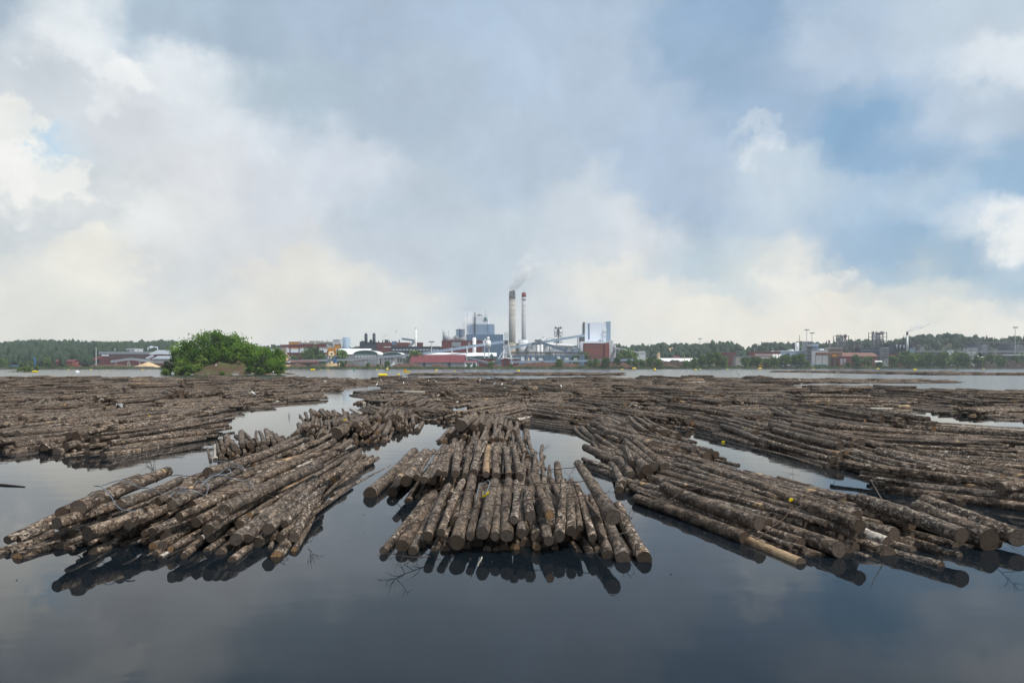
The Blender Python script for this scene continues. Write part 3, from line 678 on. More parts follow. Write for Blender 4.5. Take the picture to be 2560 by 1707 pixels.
t = base('concrete_plant', 'wide beige concrete plant block with stepped roof on the hill left', 'factory', 791, 960)
wall(t, 'beige', 747, 836, 856, 960, 40); wall(t, 'conc', 772, 800, 852, 960, 30, 856, 'upper_storey', 2); wall(t, 'conc', 800, 826, 853.5, 960, 30, 856, 'upper_storey', 3)
windows(t, [(749, 785, 859, 862, 6), (799, 834, 857, 864, 8)], 960)
MB().pbox(786, 790, 854, 860, 960, .3, -.3).build('vent', M['offw'], t)
for px in (751, 763, 779, 806, 818): MB().cone(PX(px, 965), 965, PZ(856, 965) - 1, PZ(851, 965) + random.uniform(-.5, .5), .8, .8, 8).build('roof_vent', M['conc'], t)
t = base('ochre_building', 'yellow ochre block just showing over the trees left of the concrete plant', 'building', 735, 980); wall(t, 'orange', 722, 748, 855, 980, 10); roof_flat(t, 'brown', 722, 748, 855, 980, 10)
t = base('ochre_building', 'yellow ochre low house right of the concrete plant', 'building', 841, 940); wall(t, 'orange', 836, 848, 861, 940, 10); roof_flat(t, 'brown', 836, 848, 861, 940, 10)
t = base('process_house', 'pale blue box building left of the grey round tank', 'building', 840, 945); wall(t, 'offw', 832, 849, 850, 945, 14); roof_flat(t, 'roofg', 832, 849, 850, 945, 14); windows(t, [(833, 848, 853, 855, 3)], 945, 'grey'); MB().pbox(841, 843, 848, 850, 945, 2).build('roof_vent', M['grey'], t)
tank('storage_tank', 'big blue grey round tank on the hill with a spiral stair', 854, 873, 842.5, 940, 'blueg', .10)
t = base('white_warehouse', 'white roofed long warehouse right of the orange crane', 'warehouse', 880, 775)
wall(t, 'grey', 840, 921, 885, 775, 40); roof_long(t, 'roofw', 838, 919, 885.5, 870.5, 775, 40)
def arch_hall(label, p0, p1, qe, qt, Y, d, wallq=None):
    t = base('arched_hall', label, 'hall', (p0 + p1) / 2, Y); ze, zt = PZ(qe, Y), PZ(qt, Y); k = 12; xm = (PX(p0, Y) + PX(p1, Y)) / 2; hw = (PX(p1, Y) - PX(p0, Y)) / 2
    arc = [(xm + hw * math.cos(math.pi * i / k), ze + (zt - ze) * math.sin(math.pi * i / k) ** .9) for i in range(k + 1)]
    MB().prism([(xm + (x - xm) * .93, ze + (z - ze) * .9) for x, z in arc], Y, Y + d - .5).build('gable', M['teal'], t)
    MB().prism(arc + [(xm + (x - xm) * .94, ze + (z - ze) * .91) for x, z in arc[::-1]], Y - .8, Y + d).build('roof', M['roofw'], t)
    wall(t, 'grey', p0 + 1, p1 - 1, qe, Y, d - .5)
    return t
t = arch_hall('arched white roof hall with teal gable beside the white warehouse', 882, 946, 886, 875, 755, 34)
windows(t, [(886, 942, 889, 894, 7)], 755, 'offw', 'panel'); windows(t, [(884, 920, 896, 902, 4)], 755, 'redd', 'gate')
t = arch_hall('smaller arched white roof hall with teal gable right of the big one', 955, 1006, 888, 879.5, 765, 30); windows(t, [(960, 1000, 893, 899, 5)], 765, 'dgrey', 'gate')
conveyor('long_conveyor', 'long grey conveyor crossing from the island to the big red shed', [(706, 903), (880, 899), (1024, 887)], 706, 735, 'roofg', 2.2, 2.0, (740, 780, 860, 915, 955, 990), 'lgrey')
t = base('debarking_drum', 'long rusty brown debarking drum lying behind the bark heaps', 'drum', 748, 700); b = MB(); b.tube([(PX(708, 700), 700, PZ(907, 700)), (PX(795, 700), 700, PZ(905, 700))], 2.2, 14); b.build('drum_shell', M['brown'], t, False)
for px in (720, 745, 770): b = MB(); b.tube([(PX(px, 700) - .4, 700, PZ(906.3, 700)), (PX(px, 700) + .4, 700, PZ(906.3, 700))], 2.5, 14); b.build('drum_ring', M['dgrey'], t)
t = base('cement_house', 'dark red and navy production hall under the twin domed towers', 'factory', 960, 930)
wall(t, 'navy', 899, 942, 855, 930, 22); wall(t, 'redd', 942, 1021, 856, 930, 22, name='annex'); wall(t, 'navy', 961, 968, 849, 930, 10, 856, 'roof_house', 1); wall(t, 'blued', 980, 991, 853, 930, 6, 862, 'panel', -.4)
MB().prism([(PX(899, 930), PZ(855, 930)), (PX(905, 930), PZ(851.5, 930)), (PX(911, 930), PZ(855, 930))], 930.5, 950).build('gable_roof', M['navy'], t)
for px, q in ((947, 852), (957, 850), (974, 852), (986, 853), (998, 849)): MB().cone(PX(px, 938), 938, PZ(857, 938), PZ(q, 938), .9, .7, 8).build('roof_vent', M['dgrey'], t)
for px, lab in ((916.5, 'left one of the two dark domed towers'), (936.5, 'right one of the two dark domed towers')):
    Y = 926; t = base('domed_tower', lab + ' on the navy hall', 'tower', px, Y, 'dark twin towers'); x = PX(px, Y); r = 3.9 / F * Y
    MB().cone(x, Y - 4, PZ(860, Y), PZ(837, Y), r, r, 14).build('shaft', M['navy'], t, True); MB().cone(x, Y - 4, PZ(837, Y) + .003, PZ(833, Y), r * 1.15, r * .35, 14).build('cap', M['navy'], t); MB().cone(x, Y - 4, PZ(833, Y), PZ(831.5, Y), .4, .3, 8).build('finial', M['dgrey'], t)
t = base('small_tower', 'squat dark domed turret between the twin towers', 'tower', 927, 928); MB().cone(PX(927, 924), 924, PZ(857, 924), PZ(851, 924), 2.0, 2.0, 12).build('shaft', M['navy'], t); MB().cone(PX(927, 924), 924, PZ(851, 924) + .003, PZ(848, 924), 2.1, .4, 12).build('cap', M['navy'], t)
t = base('white_stack', 'slim white steel stack left of the big mill buildings', 'stack', 1039.5, 900); MB().cone(PX(1039.5, 900), 900, ground(1039, 900), PZ(820.5, 900), 1.5, 1.2, 14).build('flue', M['pipe'], t, True); MB().cone(PX(1039.5, 900), 900, PZ(821.5, 900), PZ(820, 900), 1.4, 1.4, 14).build('rim', M['grey'], t)
for a, b_, lab in (((1005, 847), (1034, 851), 'blue grey conveyor sloping down to the slim white stack'), ((1024, 866), (1038, 851), 'steep white duct rising to the slim white stack')):
    conveyor('duct_gallery', lab, [a, b_], 905, 900, 'white' if 'duct' in lab else 'blueg', 2.4, 2.4)
t = base('brick_annex', 'small red brick block at the foot of the slim white stack', 'building', 1048, 905); wall(t, 'redd', 1042, 1055, 857, 905, 12); roof_flat(t, 'dgrey', 1042, 1055, 857, 905, 12)
t = base('window_strip_hall', 'long dark hall with a white strip of windows above the red shed', 'hall', 1038, 830)
wall(t, 'navy', 978, 1100, 868, 830, 30); roof_flat(t, 'navy', 978, 1100, 868, 830, 30, 1.0)
windows(t, [(980, 1098, 873, 875.5, 14)], 830, 'offw')
t = base('pale_roof_shed', 'low pale shed roof left of the window strip hall', 'shed', 985, 845); wall(t, 'redd', 960, 1012, 869, 845, 12, name='wall'); roof_flat(t, 'roofw', 960, 1018, 868, 845, 12, .8)
t = base('concrete_tower_block', 'low grey annex with dark doors beneath the arched halls', 'annex', 1000, 740); wall(t, 'conc', 985, 1024, 896, 740, 12); roof_flat(t, 'roofg', 985, 1024, 896, 740, 12); windows(t, [(990, 1022, 899, 905, 4)], 740, 'dgrey', 'door')
t = base('yard_hut', 'white yard cabin right of the two arched halls', 'cabin', 975, 720); wall(t, 'white', 965, 984, 903, 720, 5); roof_flat(t, 'roofg', 965, 984, 903, 720, 5); windows(t, [(967, 982, 905, 908, 3)], 720)
for k, (a, b_, q, lab, m) in enumerate([(712, 765, 908, 'rust brown bark heap next to the island', 'bark'), (764, 815, 908, 'dark bark heap below the blue crane base', 'barkd'), (822, 905, 909, 'wide reddish bark heap before the crane', 'bark'), (900, 968, 911, 'low brown bark heap under the conveyor', 'bark'), (966, 1030, 909, 'reddish bark heap left of the big red shed', 'bark'), (985, 1060, 907, 'bark heap rising against the left doors of the red shed', 'bark'), (1068, 1120, 909, 'bark heap in front of the red shed middle', 'bark')]):
    heap('bark_heap', lab, a, b_, q, 668 + (k % 3) * 5, m, 14, 20 + k)

# centre
t = base('red_shed', 'big storage shed with a wide plum red roof on grey walls', 'shed', 1093, 725)
wall(t, 'grey', 1026, 1160, 905.5, 725, 30); Y = 725
MB().prismx([(Y - .8, PZ(906, Y)), (Y + 10, PZ(886, Y)), (Y + 20, PZ(886, Y)), (Y + 31, PZ(906, Y))], PX(1024.5, Y), PX(1161, Y)).build('roof', M['red'], t)
for a, b_ in ((1057, 1064), (1119, 1127)): MB().pbox(a, b_, 907, 916, Y, .2, -.15).build('door', M['navy'], t)
t = base('white_roof_hall', 'very long low hall with white roof behind the red shed', 'hall', 1150, 775); wall(t, 'teal', 1050, 1242, 890, 775, 25); Y = 775
MB().prismx([(Y - .5, PZ(890.5, Y)), (Y + 12, PZ(881, Y)), (Y + 25, PZ(890.5, Y))], PX(1046, Y), PX(1241, Y)).build('roof', M['roofw'], t)
MB().prism([(PX(1222, Y), PZ(893, Y)), (PX(1229, Y), PZ(883, Y)), (PX(1236, Y), PZ(893, Y))], Y - 1.5, Y + 6).build('dormer', M['teal'], t)
t = base('white_cottage', 'small white house with a red roof right of the red shed', 'house', 1176, 712); wall(t, 'white', 1162, 1191, 905, 712, 9); roof_long(t, 'red', 1161, 1192, 906, 901.5, 712, 9); windows(t, [(1164, 1189, 907, 911, 3)], 712)
conveyor('main_conveyor', 'long straight blue grey conveyor climbing right over the red shed', [(1050, 885), (1262, 853.5)], 765, 800, 'blueg', 3.0, 2.9, (1129, 1166), 'pipe', roofm='blueg')
for px, q in ((1079, 855), (1129, 868), (1167, 864)): mast('slim grey pole at the %s of the red shed' % {1079: 'left half', 1129: 'middle', 1167: 'right end'}[px], px, q, 745, head=(px == 1079), name='yard_mast', m='pipe')
t = base('red_hall', 'low dark red hall in front of the big boiler house', 'hall', 1155, 850); wall(t, 'redd', 1104, 1204, 852.5, 850, 25); roof_flat(t, 'redd', 1104, 1204, 852.5, 850, 25, .6)
MB().pbox(1129, 1152, 855, 866, 850, .3, -.3).build('panel', M['grey'], t); MB().pbox(1170, 1176, 855, 866, 850, .3, -.3).build('panel', M['grey'], t)
tank('steel_tower_tank', 'tall slim grey tank with ladder, left end of the tank cluster', 1106.5, 1117.5, 828, 880, 'lgrey', .15, q1=853)
tank('steel_tank', 'pale squat tank between the tall slim tank and the dark tanks', 1115.5, 1134, 841, 872, 'offw', .1, q1=853)
tank('steel_tank', 'grey tank under the raised box of the tank cluster', 1135, 1146, 838.5, 868, 'grey', .1, q1=853); tank('steel_tank', 'light grey tank touching the boiler house', 1148, 1166, 842, 868, 'lgrey', .1, q1=853)
t = base('raised_box', 'blue grey box building with a dark seam standing on the tank cluster', 'building', 1150, 885); wall(t, 'blueg', 1139.5, 1160, 824, 885, 14, 853); MB().pbox(1148.5, 1150.5, 823, 846, 885, .4, -.4).build('seam', M['blued'], t); roof_flat(t, 'grey', 1139.5, 1160, 824, 885, 14); MB().cone(PX(1149, 892), 892, PZ(824, 892), PZ(820, 892), 1, .2, 8).build('roof_vent', M['grey'], t)
for px, q in ((1107, 823), (1121.5, 825)): mast('thin vent pipe above the %s tank' % ('tall slim' if px < 1110 else 'pale squat'), px, q, 884, head=False, name='vent_pipe')
b = MB(); t = base('pipe_bundle', 'tangle of pale pipes and railings on top of the grey tanks', 'pipework', 1150, 862)
for k in range(9):
    px = 1116 + k * 5.5; q = 846 - random.uniform(0, 4); b.tube([(PX(px, 862), 862, PZ(853, 862)), (PX(px, 862), 862, PZ(q, 862)), (PX(px + 5, 862), 863, PZ(q + 1, 862))], .35, 6)
b.build('pipe', M['lgrey'], t)
t = base('boiler_house', 'tall stepped boiler house, white top with green emblem over blue grey base', 'boiler house', 1205, 880); Y = 880
wall(t, 'blueg', 1168, 1220.5, 809.5, Y, 40, name='middle_block'); wall(t, 'white', 1167.5, 1185, 781.5, Y, 30, 809.5, 'upper_block', .4); wall(t, 'white', 1189, 1220.5, 789.5, Y, 30, 809.5, 'upper_block', .4)
wall(t, 'blueg', 1220.6, 1235, 809.8, Y, 36, name='side_block', dy=1.5); wall(t, 'blued', 1166.5, 1258, 836.5, Y, 8, name='low_block', dy=-8.2)
MB().pbox(1185.1, 1188.9, 781, 838, Y, 6, -.6).build('lift_shaft', M['dgrey'], t); MB().pbox(1167, 1168.6, 784, 838, Y, .4, -.4).build('edge_strip', M['blued'], t); MB().pbox(1219.6, 1220.6, 809.5, 836, Y, .4, -.4).build('edge_strip', M['blued'], t)
b = MB()
for q in (815, 821, 828): b.pbox(1168.6, 1219.6, q, q + .5, Y, .2, -.2)
b.build('joint_line', M['grey'], t)
for px, q in ((1193, 785), (1196, 786.5), (1198, 784.5), (1200, 786.5), (1203, 785.5)): MB().pbox(px - .9, px + .9, q, 789.5, Y, 2, 4).build('roof_unit', M['dgrey'], t)
MB().cone(PX(1214, Y), Y + 5, PZ(789.5, Y), PZ(773, Y), .55, .25, 8).build('antenna', M['lgrey'], t); MB().cone(PX(1219, Y), Y + 5, PZ(789.5, Y), PZ(783, Y), .4, .2, 8).build('antenna', M['lgrey'], t)
# emblem (a green winged beast shape) and the lettering below it, mounted on the facade
ex, ez, es = PX(1213.5, Y), PZ(796, Y), 3.6 / F * Y
pts = [(-1, -.95), (-.55, -.5), (-.85, -.1), (-.95, .75), (-.45, .45), (-.3, .95), (.15, .5), (.9, .95), (.6, .35), (.95, -.05), (.5, -.2), (.75, -.95), (.3, -.55), (-.1, -.95), (-.25, -.45)]
MB().prism([(ex + a * es, ez + c_ * es) for a, c_ in pts], Y + .1, Y + .38).build('emblem', M['logo'], t)
tx = bpy.data.curves.new('lettering', 'FONT'); tx.body = 'UPM'; tx.size = 3.1; tx.extrude = .12; tx.align_x = 'CENTER'; tx.materials.append(M['ink'])
to = bpy.data.objects.new('lettering', tx); COL.objects.link(to)
me = bpy.data.meshes.new_from_object(to.evaluated_get(bpy.context.evaluated_depsgraph_get())); bpy.data.objects.remove(to); me.materials.clear(); me.materials.append(M['ink'])
to = bpy.data.objects.new('lettering', me); COL.objects.link(to); to.parent = t
to.location = Vector((ex, Y + .1, PZ(803, Y))) - t.location; to.rotation_euler = (R(90), 0, 0)
for (px, r_, q0, lab, dark) in ((1280.4, 8.2, 732, 'thicker grey concrete chimney with darker top, left of the pair', True), (1309.6, 5.6, 733, 'slimmer pale chimney with a red top band, right of the pair', False)):
    Y = 905; t = base('chimney', lab, 'chimney', px, Y); x = PX(px, Y); rr = r_ / F * Y
    zb, zt = ground(px, Y) - 1, PZ(q0, Y)
    seg = [(zb, PZ(748, Y), 'conc'), (PZ(748, Y), zt, 'concd')] if dark else [(zb, PZ(751, Y), 'chimw'), (PZ(751, Y), PZ(743, Y), 'lgrey'), (PZ(743, Y), zt, 'chim')]
    for a, b_, m_ in seg:
        f0, f1 = (a - zb) / (zt - zb), (b_ - zb) / (zt - zb); MB().cone(x, Y, a, b_ - .003, rr * (1.06 - .08 * f0), rr * (1.06 - .08 * f1), 28).build('shaft' if m_ != 'chim' else 'red_band', M[m_], t, [True] * 28 + [False] * 2)
    b = MB()
    for k in range(13): z = zb + (zt - zb) * (k + 1) / 14.5; b.cone(x, Y, z, z + .25, rr * 1.05, rr * 1.05, 28)
    b.build('hoop', M['conc' if dark else 'lgrey'], t)
    if dark:
        for dx in (-.45, .4): MB().cone(x + dx * rr, Y, zt, zt + 2.6 + dx, rr * .38, rr * .36, 12).build('flue_tip', M['dgrey'], t)
    else: MB().cone(x, Y, zt + .003, zt + 1.0, rr * .75, rr * .7, 14).build('flue_tip', M['dgrey'], t)
tank('concrete_tank', 'beige concrete tank at the foot of the thick chimney', 1258, 1297, 856, 868, 'beige', .10)
tank('white_tank', 'wide white tank at the foot of the slim red topped chimney', 1296, 1320, 848, 866, 'offw', .08)
tank('silo', 'slender white domed silo left of the cyclone', 1181, 1190, 843, 800, 'pipe', .5, top='dome', cat='silo')
t = base('cyclone_vessel', 'white cyclone vessel on thin legs with a bent duct', 'cyclone', 1220, 770); Y = 770; x = PX(1220.5, Y)
MB().cone(x, Y, PZ(869, Y), PZ(853, Y), 2.9, 2.9, 16).build('vessel', M['pipe'], t, True); MB().cone(x, Y, PZ(853, Y) + .003, PZ(850, Y), 2.9, 1.3, 16).build('vessel_top', M['pipe'], t); MB().ball((x, Y, PZ(846, Y)), 1.7, 1.7, 2.2, 12, 8).build('vessel_head', M['pipe'], t, True)
b = MB(); b.tube([(x - 3, Y - .5, PZ(852, Y)), (PX(1213, Y), Y - .5, PZ(848, Y)), (PX(1209.5, Y), Y - .5, PZ(851, Y)), (PX(1209.5, Y), Y - .5, PZ(864, Y)), (PX(1213, Y), Y - .5, PZ(866, Y))], .9, 10); b.build('duct', M['pipe'], t, True)
for px in (1211.5, 1222.5): MB().cone(PX(px, Y), Y, ground(px, Y), PZ(867, Y), .55, .5, 8).build('leg', M['pipe'], t)
t = base('trestle_tower', 'white A frame conveyor tower standing before the thick chimney', 'tower', 1264, 735); Y = 735
for a, b_ in ((1256, 1263), (1281, 1268), (1264, 1265.5)): MB().beam((PX(a, Y), Y + (3 if a == 1264 else 0), ground(1264, Y) + 3), (PX(b_, Y), Y + 1, PZ(848, Y)), 1.5, 1.5).build('leg', M['white'], t)
b = MB()
for f in (.25, .45, .65, .85):
    za = ground(1264, Y) + 3 + f * (PZ(848, Y) - ground(1264, Y) - 3); xa, xb = PX(1256 + 7 * f, Y), PX(1281 - 13 * f, Y); b.beam((xa, Y + .5, za), (xb, Y + .5, za), .6, .6); b.beam((xa, Y + .6, za), (PX(1281 - 13 * (f + .15), Y), Y + .6, za + 5), .4, .4)
b.build('brace', M['white'], t)
MB().prism([(PX(1262, Y), PZ(851, Y)), (PX(1263, Y), PZ(835, Y)), (PX(1264.5, Y), PZ(829.5, Y)), (PX(1266.5, Y), PZ(829.5, Y)), (PX(1269, Y), PZ(836, Y)), (PX(1271, Y), PZ(851, Y))], Y - 1.5, Y + 3).build('head', M['white'], t)
MB().pbox(1261.5, 1262.8, 832, 846, Y, 2, -1).build('ladder', M['grey'], t); MB().pbox(1269.2, 1270.4, 832, 846, Y, 2, -1).build('ladder', M['grey'], t); MB().pbox(1262, 1270, 852, 859, Y, 1, -2).build('machinery', M['dgrey'], t)
MB().pbox(1250, 1284, 895, 897.5, Y, 7, -1).build('base_deck', M['offw'], t)
conveyor('stay_conveyor', 'thin white stay sloping from the A frame tower to the ground', [(1246, 897), (1256, 880)], 733, 735, 'white', .8, .8)
t = base('pump_house', 'small dark red hut with a gable roof at the foot of the A frame tower', 'hut', 1264, 705); wall(t, 'redd', 1253.5, 1275, 899, 705, 8); Y = 705
MB().prism([(PX(1252.5, Y), PZ(898.5, Y)), (PX(1264, Y), PZ(894.5, Y)), (PX(1276, Y), PZ(898.5, Y))], Y - .4, Y + 8.4).build('roof', M['redd'], t); MB().pbox(1261, 1266, 903, 911, Y, .2, -.15).build('door', M['navy'], t)
t = base('red_low_building', 'low dark red building left of the small red hut', 'building', 1215, 745); wall(t, 'redd', 1196, 1239, 896, 745, 14); roof_flat(t, 'roofg', 1196, 1239, 896, 745, 14, .4)
t = base('red_low_building', 'low dark red shed right of the small red hut, under the blue pipe', 'building', 1285, 745); wall(t, 'redd', 1276, 1298, 898, 745, 10); roof_flat(t, 'roofw', 1277, 1299, 896, 745, 10, .6)
conveyor('low_conveyor', 'grey conveyor falling to the right behind the white cottage', [(1172, 896), (1222, 908)], 738, 722, 'roofg', 2.0, 2.0, (1195,)); conveyor('low_conveyor', 'grey conveyor rising to the small red hut', [(1236, 908), (1254, 901)], 716, 708, 'roofg', 2.0, 2.0)
conveyor('blue_pipeline', 'long pale blue pipeline running level along the shore bank', [(1275, 905), (1470, 901.5), (1583, 899.5)], 702, 712, 'blueg', 1.9, 1.9, (1300, 1340, 1395, 1430, 1500, 1550), 'lgrey')
# centre right
conveyor('power_conveyor', 'blue grey conveyor rising from the chimneys to the tall white block', [(1262, 872), (1345, 857), (1461, 838.5)], 812, 845, 'blueg', 2.8, 2.6, (1320, 1391, 1444), 'lgrey'); conveyor('branch_conveyor', 'dark roofed conveyor branching down right below the climbing one', [(1346, 854), (1420, 879)], 815, 790, 'blueg', 2.8, 2.6, (1375,), roofm='dgrey')
t = base('transfer_house', 'dark topped transfer house where the two conveyors meet', 'building', 1345, 816); wall(t, 'grey', 1338, 1353, 851, 816, 8, 861); roof_flat(t, 'dgrey', 1337, 1354, 851, 816, 8, .8)
for px in (1341, 1350): MB().cone(PX(px, 820), 820, ground(px, 820), PZ(861, 820), .5, .5, 6).build('leg', M['lgrey'], t)
t = base('twin_silo_tower', 'white tower of two silos with cyclones on top, left of the tall block', 'tower', 1395, 880); Y = 880
MB().pbox(1385.5, 1406.5, 846, 880, Y, 10, 3).build('frame_base', M['offw'], t); MB().pbox(1394.5, 1397.5, 818, 858, Y, 6, -1).build('stair', M['dgrey'], t)
for px in (1390, 1401.5):
    x = PX(px, Y); s = MB().cone(x, Y + 2, PZ(834, Y), PZ(823, Y), 2.3, 2.3, 14).build('silo', M['pipe'], t, True); MB().cone(x, Y + 2, PZ(843, Y), PZ(834, Y) - .003, .8, 2.3, 14).build('hopper', M['offw'], t, True); MB().ball((x, Y + 1, PZ(820, Y)), 1.5, 1.5, 1.5, 10, 6).build('cyclone', M['dgrey'], t, True)
b = MB(); b.tube([(PX(1387, Y), Y, PZ(815, Y)), (PX(1395.5, Y), Y, PZ(820, Y)), (PX(1404.5, Y), Y, PZ(815, Y))], .5, 6)
for px in (1385.5, 1406.5): b.beam((PX(px, Y), Y, PZ(848, Y)), (PX(px, Y), Y, PZ(816, Y)), .5, .5); b.beam((PX(px, Y), Y, PZ(843, Y)), (PX(1395, Y), Y, PZ(834, Y)), .5, .5)
b.build('frame', M['lgrey'], t)
t = base('pulp_hall', 'long low white pulp hall with rounded roof edge below the silos', 'hall', 1385, 850); wall(t, 'offw', 1320, 1432, 863, 850, 30); b = MB(); b.tube([(PX(1364, 849), 851, PZ(861, 849)), (PX(1445, 849), 851, PZ(866, 849))], 2.2, 14); b.build('roof_duct', M['pipe'], t); windows(t, [(1322, 1335, 866, 872, 1), (1356, 1364, 864, 876, 1), (1412, 1420, 866, 876, 1)], 850, 'grey'); roof_flat(t, 'roofw', 1320, 1364, 862.5, 850, 30, 1.2)
for k, (a, b_, q) in enumerate([(1341, 1350, 862), (1351, 1358, 861), (1369, 1379, 864), (1381, 1386, 865)]): tank('white_tank', ['first white tank', 'second narrow white tank', 'third broad white tank', 'fourth slim white tank'][k] + ' from the left before the pulp hall', a, b_, q, 838, 'pipe', .08, 'white tanks before the pulp hall')
t = base('roof_pipework', 'cluster of white ducts and cyclones above the pulp hall roof', 'pipework', 1362, 870); Y = 870
for px, q, r_ in ((1351, 846, 1.3), (1357, 842, 1.1), (1362, 840, 1.2), (1368, 845, 1.5), (1374, 843, 1.0)): MB().cone(PX(px, Y), Y, PZ(864, Y), PZ(q + 2, Y), r_, r_, 10).build('duct', M['pipe'], t, True); MB().ball((PX(px, Y), Y, PZ(q + 1, Y)), r_ * 1.3, r_ * 1.3, r_ * 1.2, 8, 6).build('cowl', M['offw'], t, True)
b = MB(); b.tube([(PX(1376, Y), Y, PZ(844, Y)), (PX(1392, Y), Y, PZ(846, Y)), (PX(1410, Y), Y, PZ(852, Y)), (PX(1416, Y), Y, PZ(862, Y))], .8, 8); b.build('long_duct', M['pipe'], t, True)
t = base('pump_building', 'blue grey flat block left of the tall white block', 'building', 1442, 820); wall(t, 'blueg', 1434, 1450, 872, 820, 14); roof_flat(t, 'grey', 1434, 1450, 872, 820, 14)
t = base('power_block', 'tall white power block with dark slits and blue grey right end', 'power plant', 1492, 860); Y = 860
wall(t, 'white', 1461.5, 1516.4, 807.5, Y, 34, name='main_wall'); wall(t, 'blueg', 1516.5, 1526.5, 803.5, Y, 34, name='end_tower', dy=-.5); wall(t, 'dgrey', 1458.8, 1461.9, 805, Y, 10, 853, 'dark_shaft', -.4)
MB().pbox(1470.5, 1474, 808.5, 848, Y, .3, -.3).build('window_slit', M['blued'], t)
for q0, q1 in ((822, 829), (834, 838.5)): MB().pbox(1508.5, 1516, q0, q1, Y, 1.6, -1.6).build('vent_box', M['roofw'], t)
MB().cone(PX(1489, Y), Y + 8, PZ(807.5, Y), PZ(805.5, Y), 2.4, 2.4, 14).build('roof_vent', M['dgrey'], t); roof_flat(t, 'roofw', 1461.5, 1516.3, 807.5, Y, 34, .5, 0)
t = base('power_annex', 'white lower annex wrapped around the brick building', 'annex', 1492, 838); wall(t, 'white', 1451, 1461, 853.5, 838, 20); wall(t, 'white', 1461.1, 1531, 853.8, 838, 20, name='upper_wall', dy=.6); wall(t, 'offw', 1521, 1532, 851, 838, 14, name='stair_block', dy=-2); wall(t, 'offw', 1532.1, 1539.5, 862, 838, 14, name='stair_block', dy=-1.5); MB().pbox(1449, 1460, 842, 854, 838, 6, 3).build('machine_deck', M['dgrey'], t); MB().pbox(1533.5, 1535.5, 866, 882, 838, .3, -1.9).build('window_slit', M['blued'], t)
for px in (1498, 1502, 1507): MB().cone(PX(px, 842), 842, PZ(853.5, 842), PZ(849.5, 842), .6, .6, 8).build('roof_vent', M['dgrey'], t)
t = base('brick_building', 'red brick block with white cornice and window rows at the mill centre', 'building', 1492, 815); Y = 815
wall(t, 'brick', 1461.5, 1512, 858, Y, 18); wall(t, 'brick', 1512.1, 1523, 857, Y, 16, name='side_bay', dy=-1); MB().pbox(1460.8, 1512, 856, 858, Y, 18.5, -.5).build('cornice', M['roofw'], t)
windows(t, [(1463, 1510, 866.2, 868.6, 6), (1463, 1510, 889, 892, 7)], Y); windows(t, [(1504, 1510, 882, 884, 1), (1471, 1473, 876, 878, 1), (1489, 1491, 876, 878, 1)], Y)
conveyor('end_conveyor', 'white conveyor sloping down right of the tall block to a small hut', [(1539, 871), (1600, 884)], 835, 815, 'offw', 2.6, 2.2, (1548, 1575), 'offw', roofm='roofw')
t = base('conveyor_hut', 'small pale hut at the lower end of the sloping right conveyor', 'hut', 1606, 812); wall(t, 'offw', 1598, 1614, 880, 812, 9); roof_flat(t, 'roofw', 1599, 1611, 880, 812, 9, 1.0); wall(t, 'offw', 1591, 1598, 889, 812, 6, name='lean_to'); windows(t, [(1600, 1612, 883, 886, 3)], 812, 'grey')
def rack(name, label, p0, p1, qs, Y, m='dgrey', step=9.0, r_=.35):
    t = base(name, label, 'pipe rack', (p0 + p1) / 2, Y)
    for q in qs:
        b = MB(); b.tube([(PX(p0, Y), Y, PZ(q, Y)), (PX(p1, Y), Y, PZ(q, Y))], r_, 6); b.build('pipe', M[random.choice([m, 'grey', m])], t)
    k = int((p1 - p0) / step)
    for i in range(k + 1):
        px = p0 + (p1 - p0) * i / k; MB().beam((PX(px, Y), Y + .8, ground(px, Y) - .5), (PX(px, Y), Y + .8, PZ(min(qs), Y)), .45, .45).build('post', M[m], t)
    return t
rack('pipe_rack', 'upper dark pipe rack on trestles between chimneys and brick building', 1278, 1462, (880, 881.5, 883), 790, step=12); rack('pipe_rack', 'lower grey pipe rack along the yard below the upper one', 1285, 1462, (886, 887.5), 775, step=14)
t = base('yard_wall', 'low dark retaining wall below the lower pipe rack', 'wall', 1370, 780); wall(t, 'blued', 1282, 1462, 889, 780, 1.0)
for k, (px, w_, lab, m, h0) in enumerate([(1307, 9, 'white van parked left of the timber stack', 'white', 892), (1334, 10, 'white truck box in the yard below the pipe racks', 'white', 893), (1353, 12, 'pale lorry right of the dark yard tree', 'white', 895), (1398, 8, 'white container by the small yard tree', 'white', 891), (1418, 12, 'grey white lorry before the brick building', 'offw', 894), (1440, 10, 'pale low trailer close to the brick building', 'offw', 895)]):
    Y = 745; t = base('truck', lab, 'truck', px, Y, 'vehicles in the mill yard'); MB().pbox(px - w_ / 2, px + w_ / 4, h0, 902, Y, 3).build('cargo_box', M[m], t); c_ = MB().pbox(px + w_ / 4 + .1, px + w_ / 2, h0 + 2.5, 902, Y, 3, .1).build('cab', M[m], t); MB().pbox(px + w_ / 4 + .8, px + w_ / 2 - .4, h0 + 3.2, h0 + 5.2, Y, .06, .03).build('window', M['glass'], c_)
    for a in (-.35, -.1, .36): b = MB(); b.tube([(PX(px + a * w_, Y), Y - .1, PZ(902.5, Y)), (PX(px + a * w_, Y), Y + .4, PZ(902.5, Y))], .5, 10); b.build('wheel', M['dgrey'], t)
heap('timber_stack', 'light brown timber stack behind the blue pipeline', 1313, 1328, 895, 735, 'dust', 6, 44)
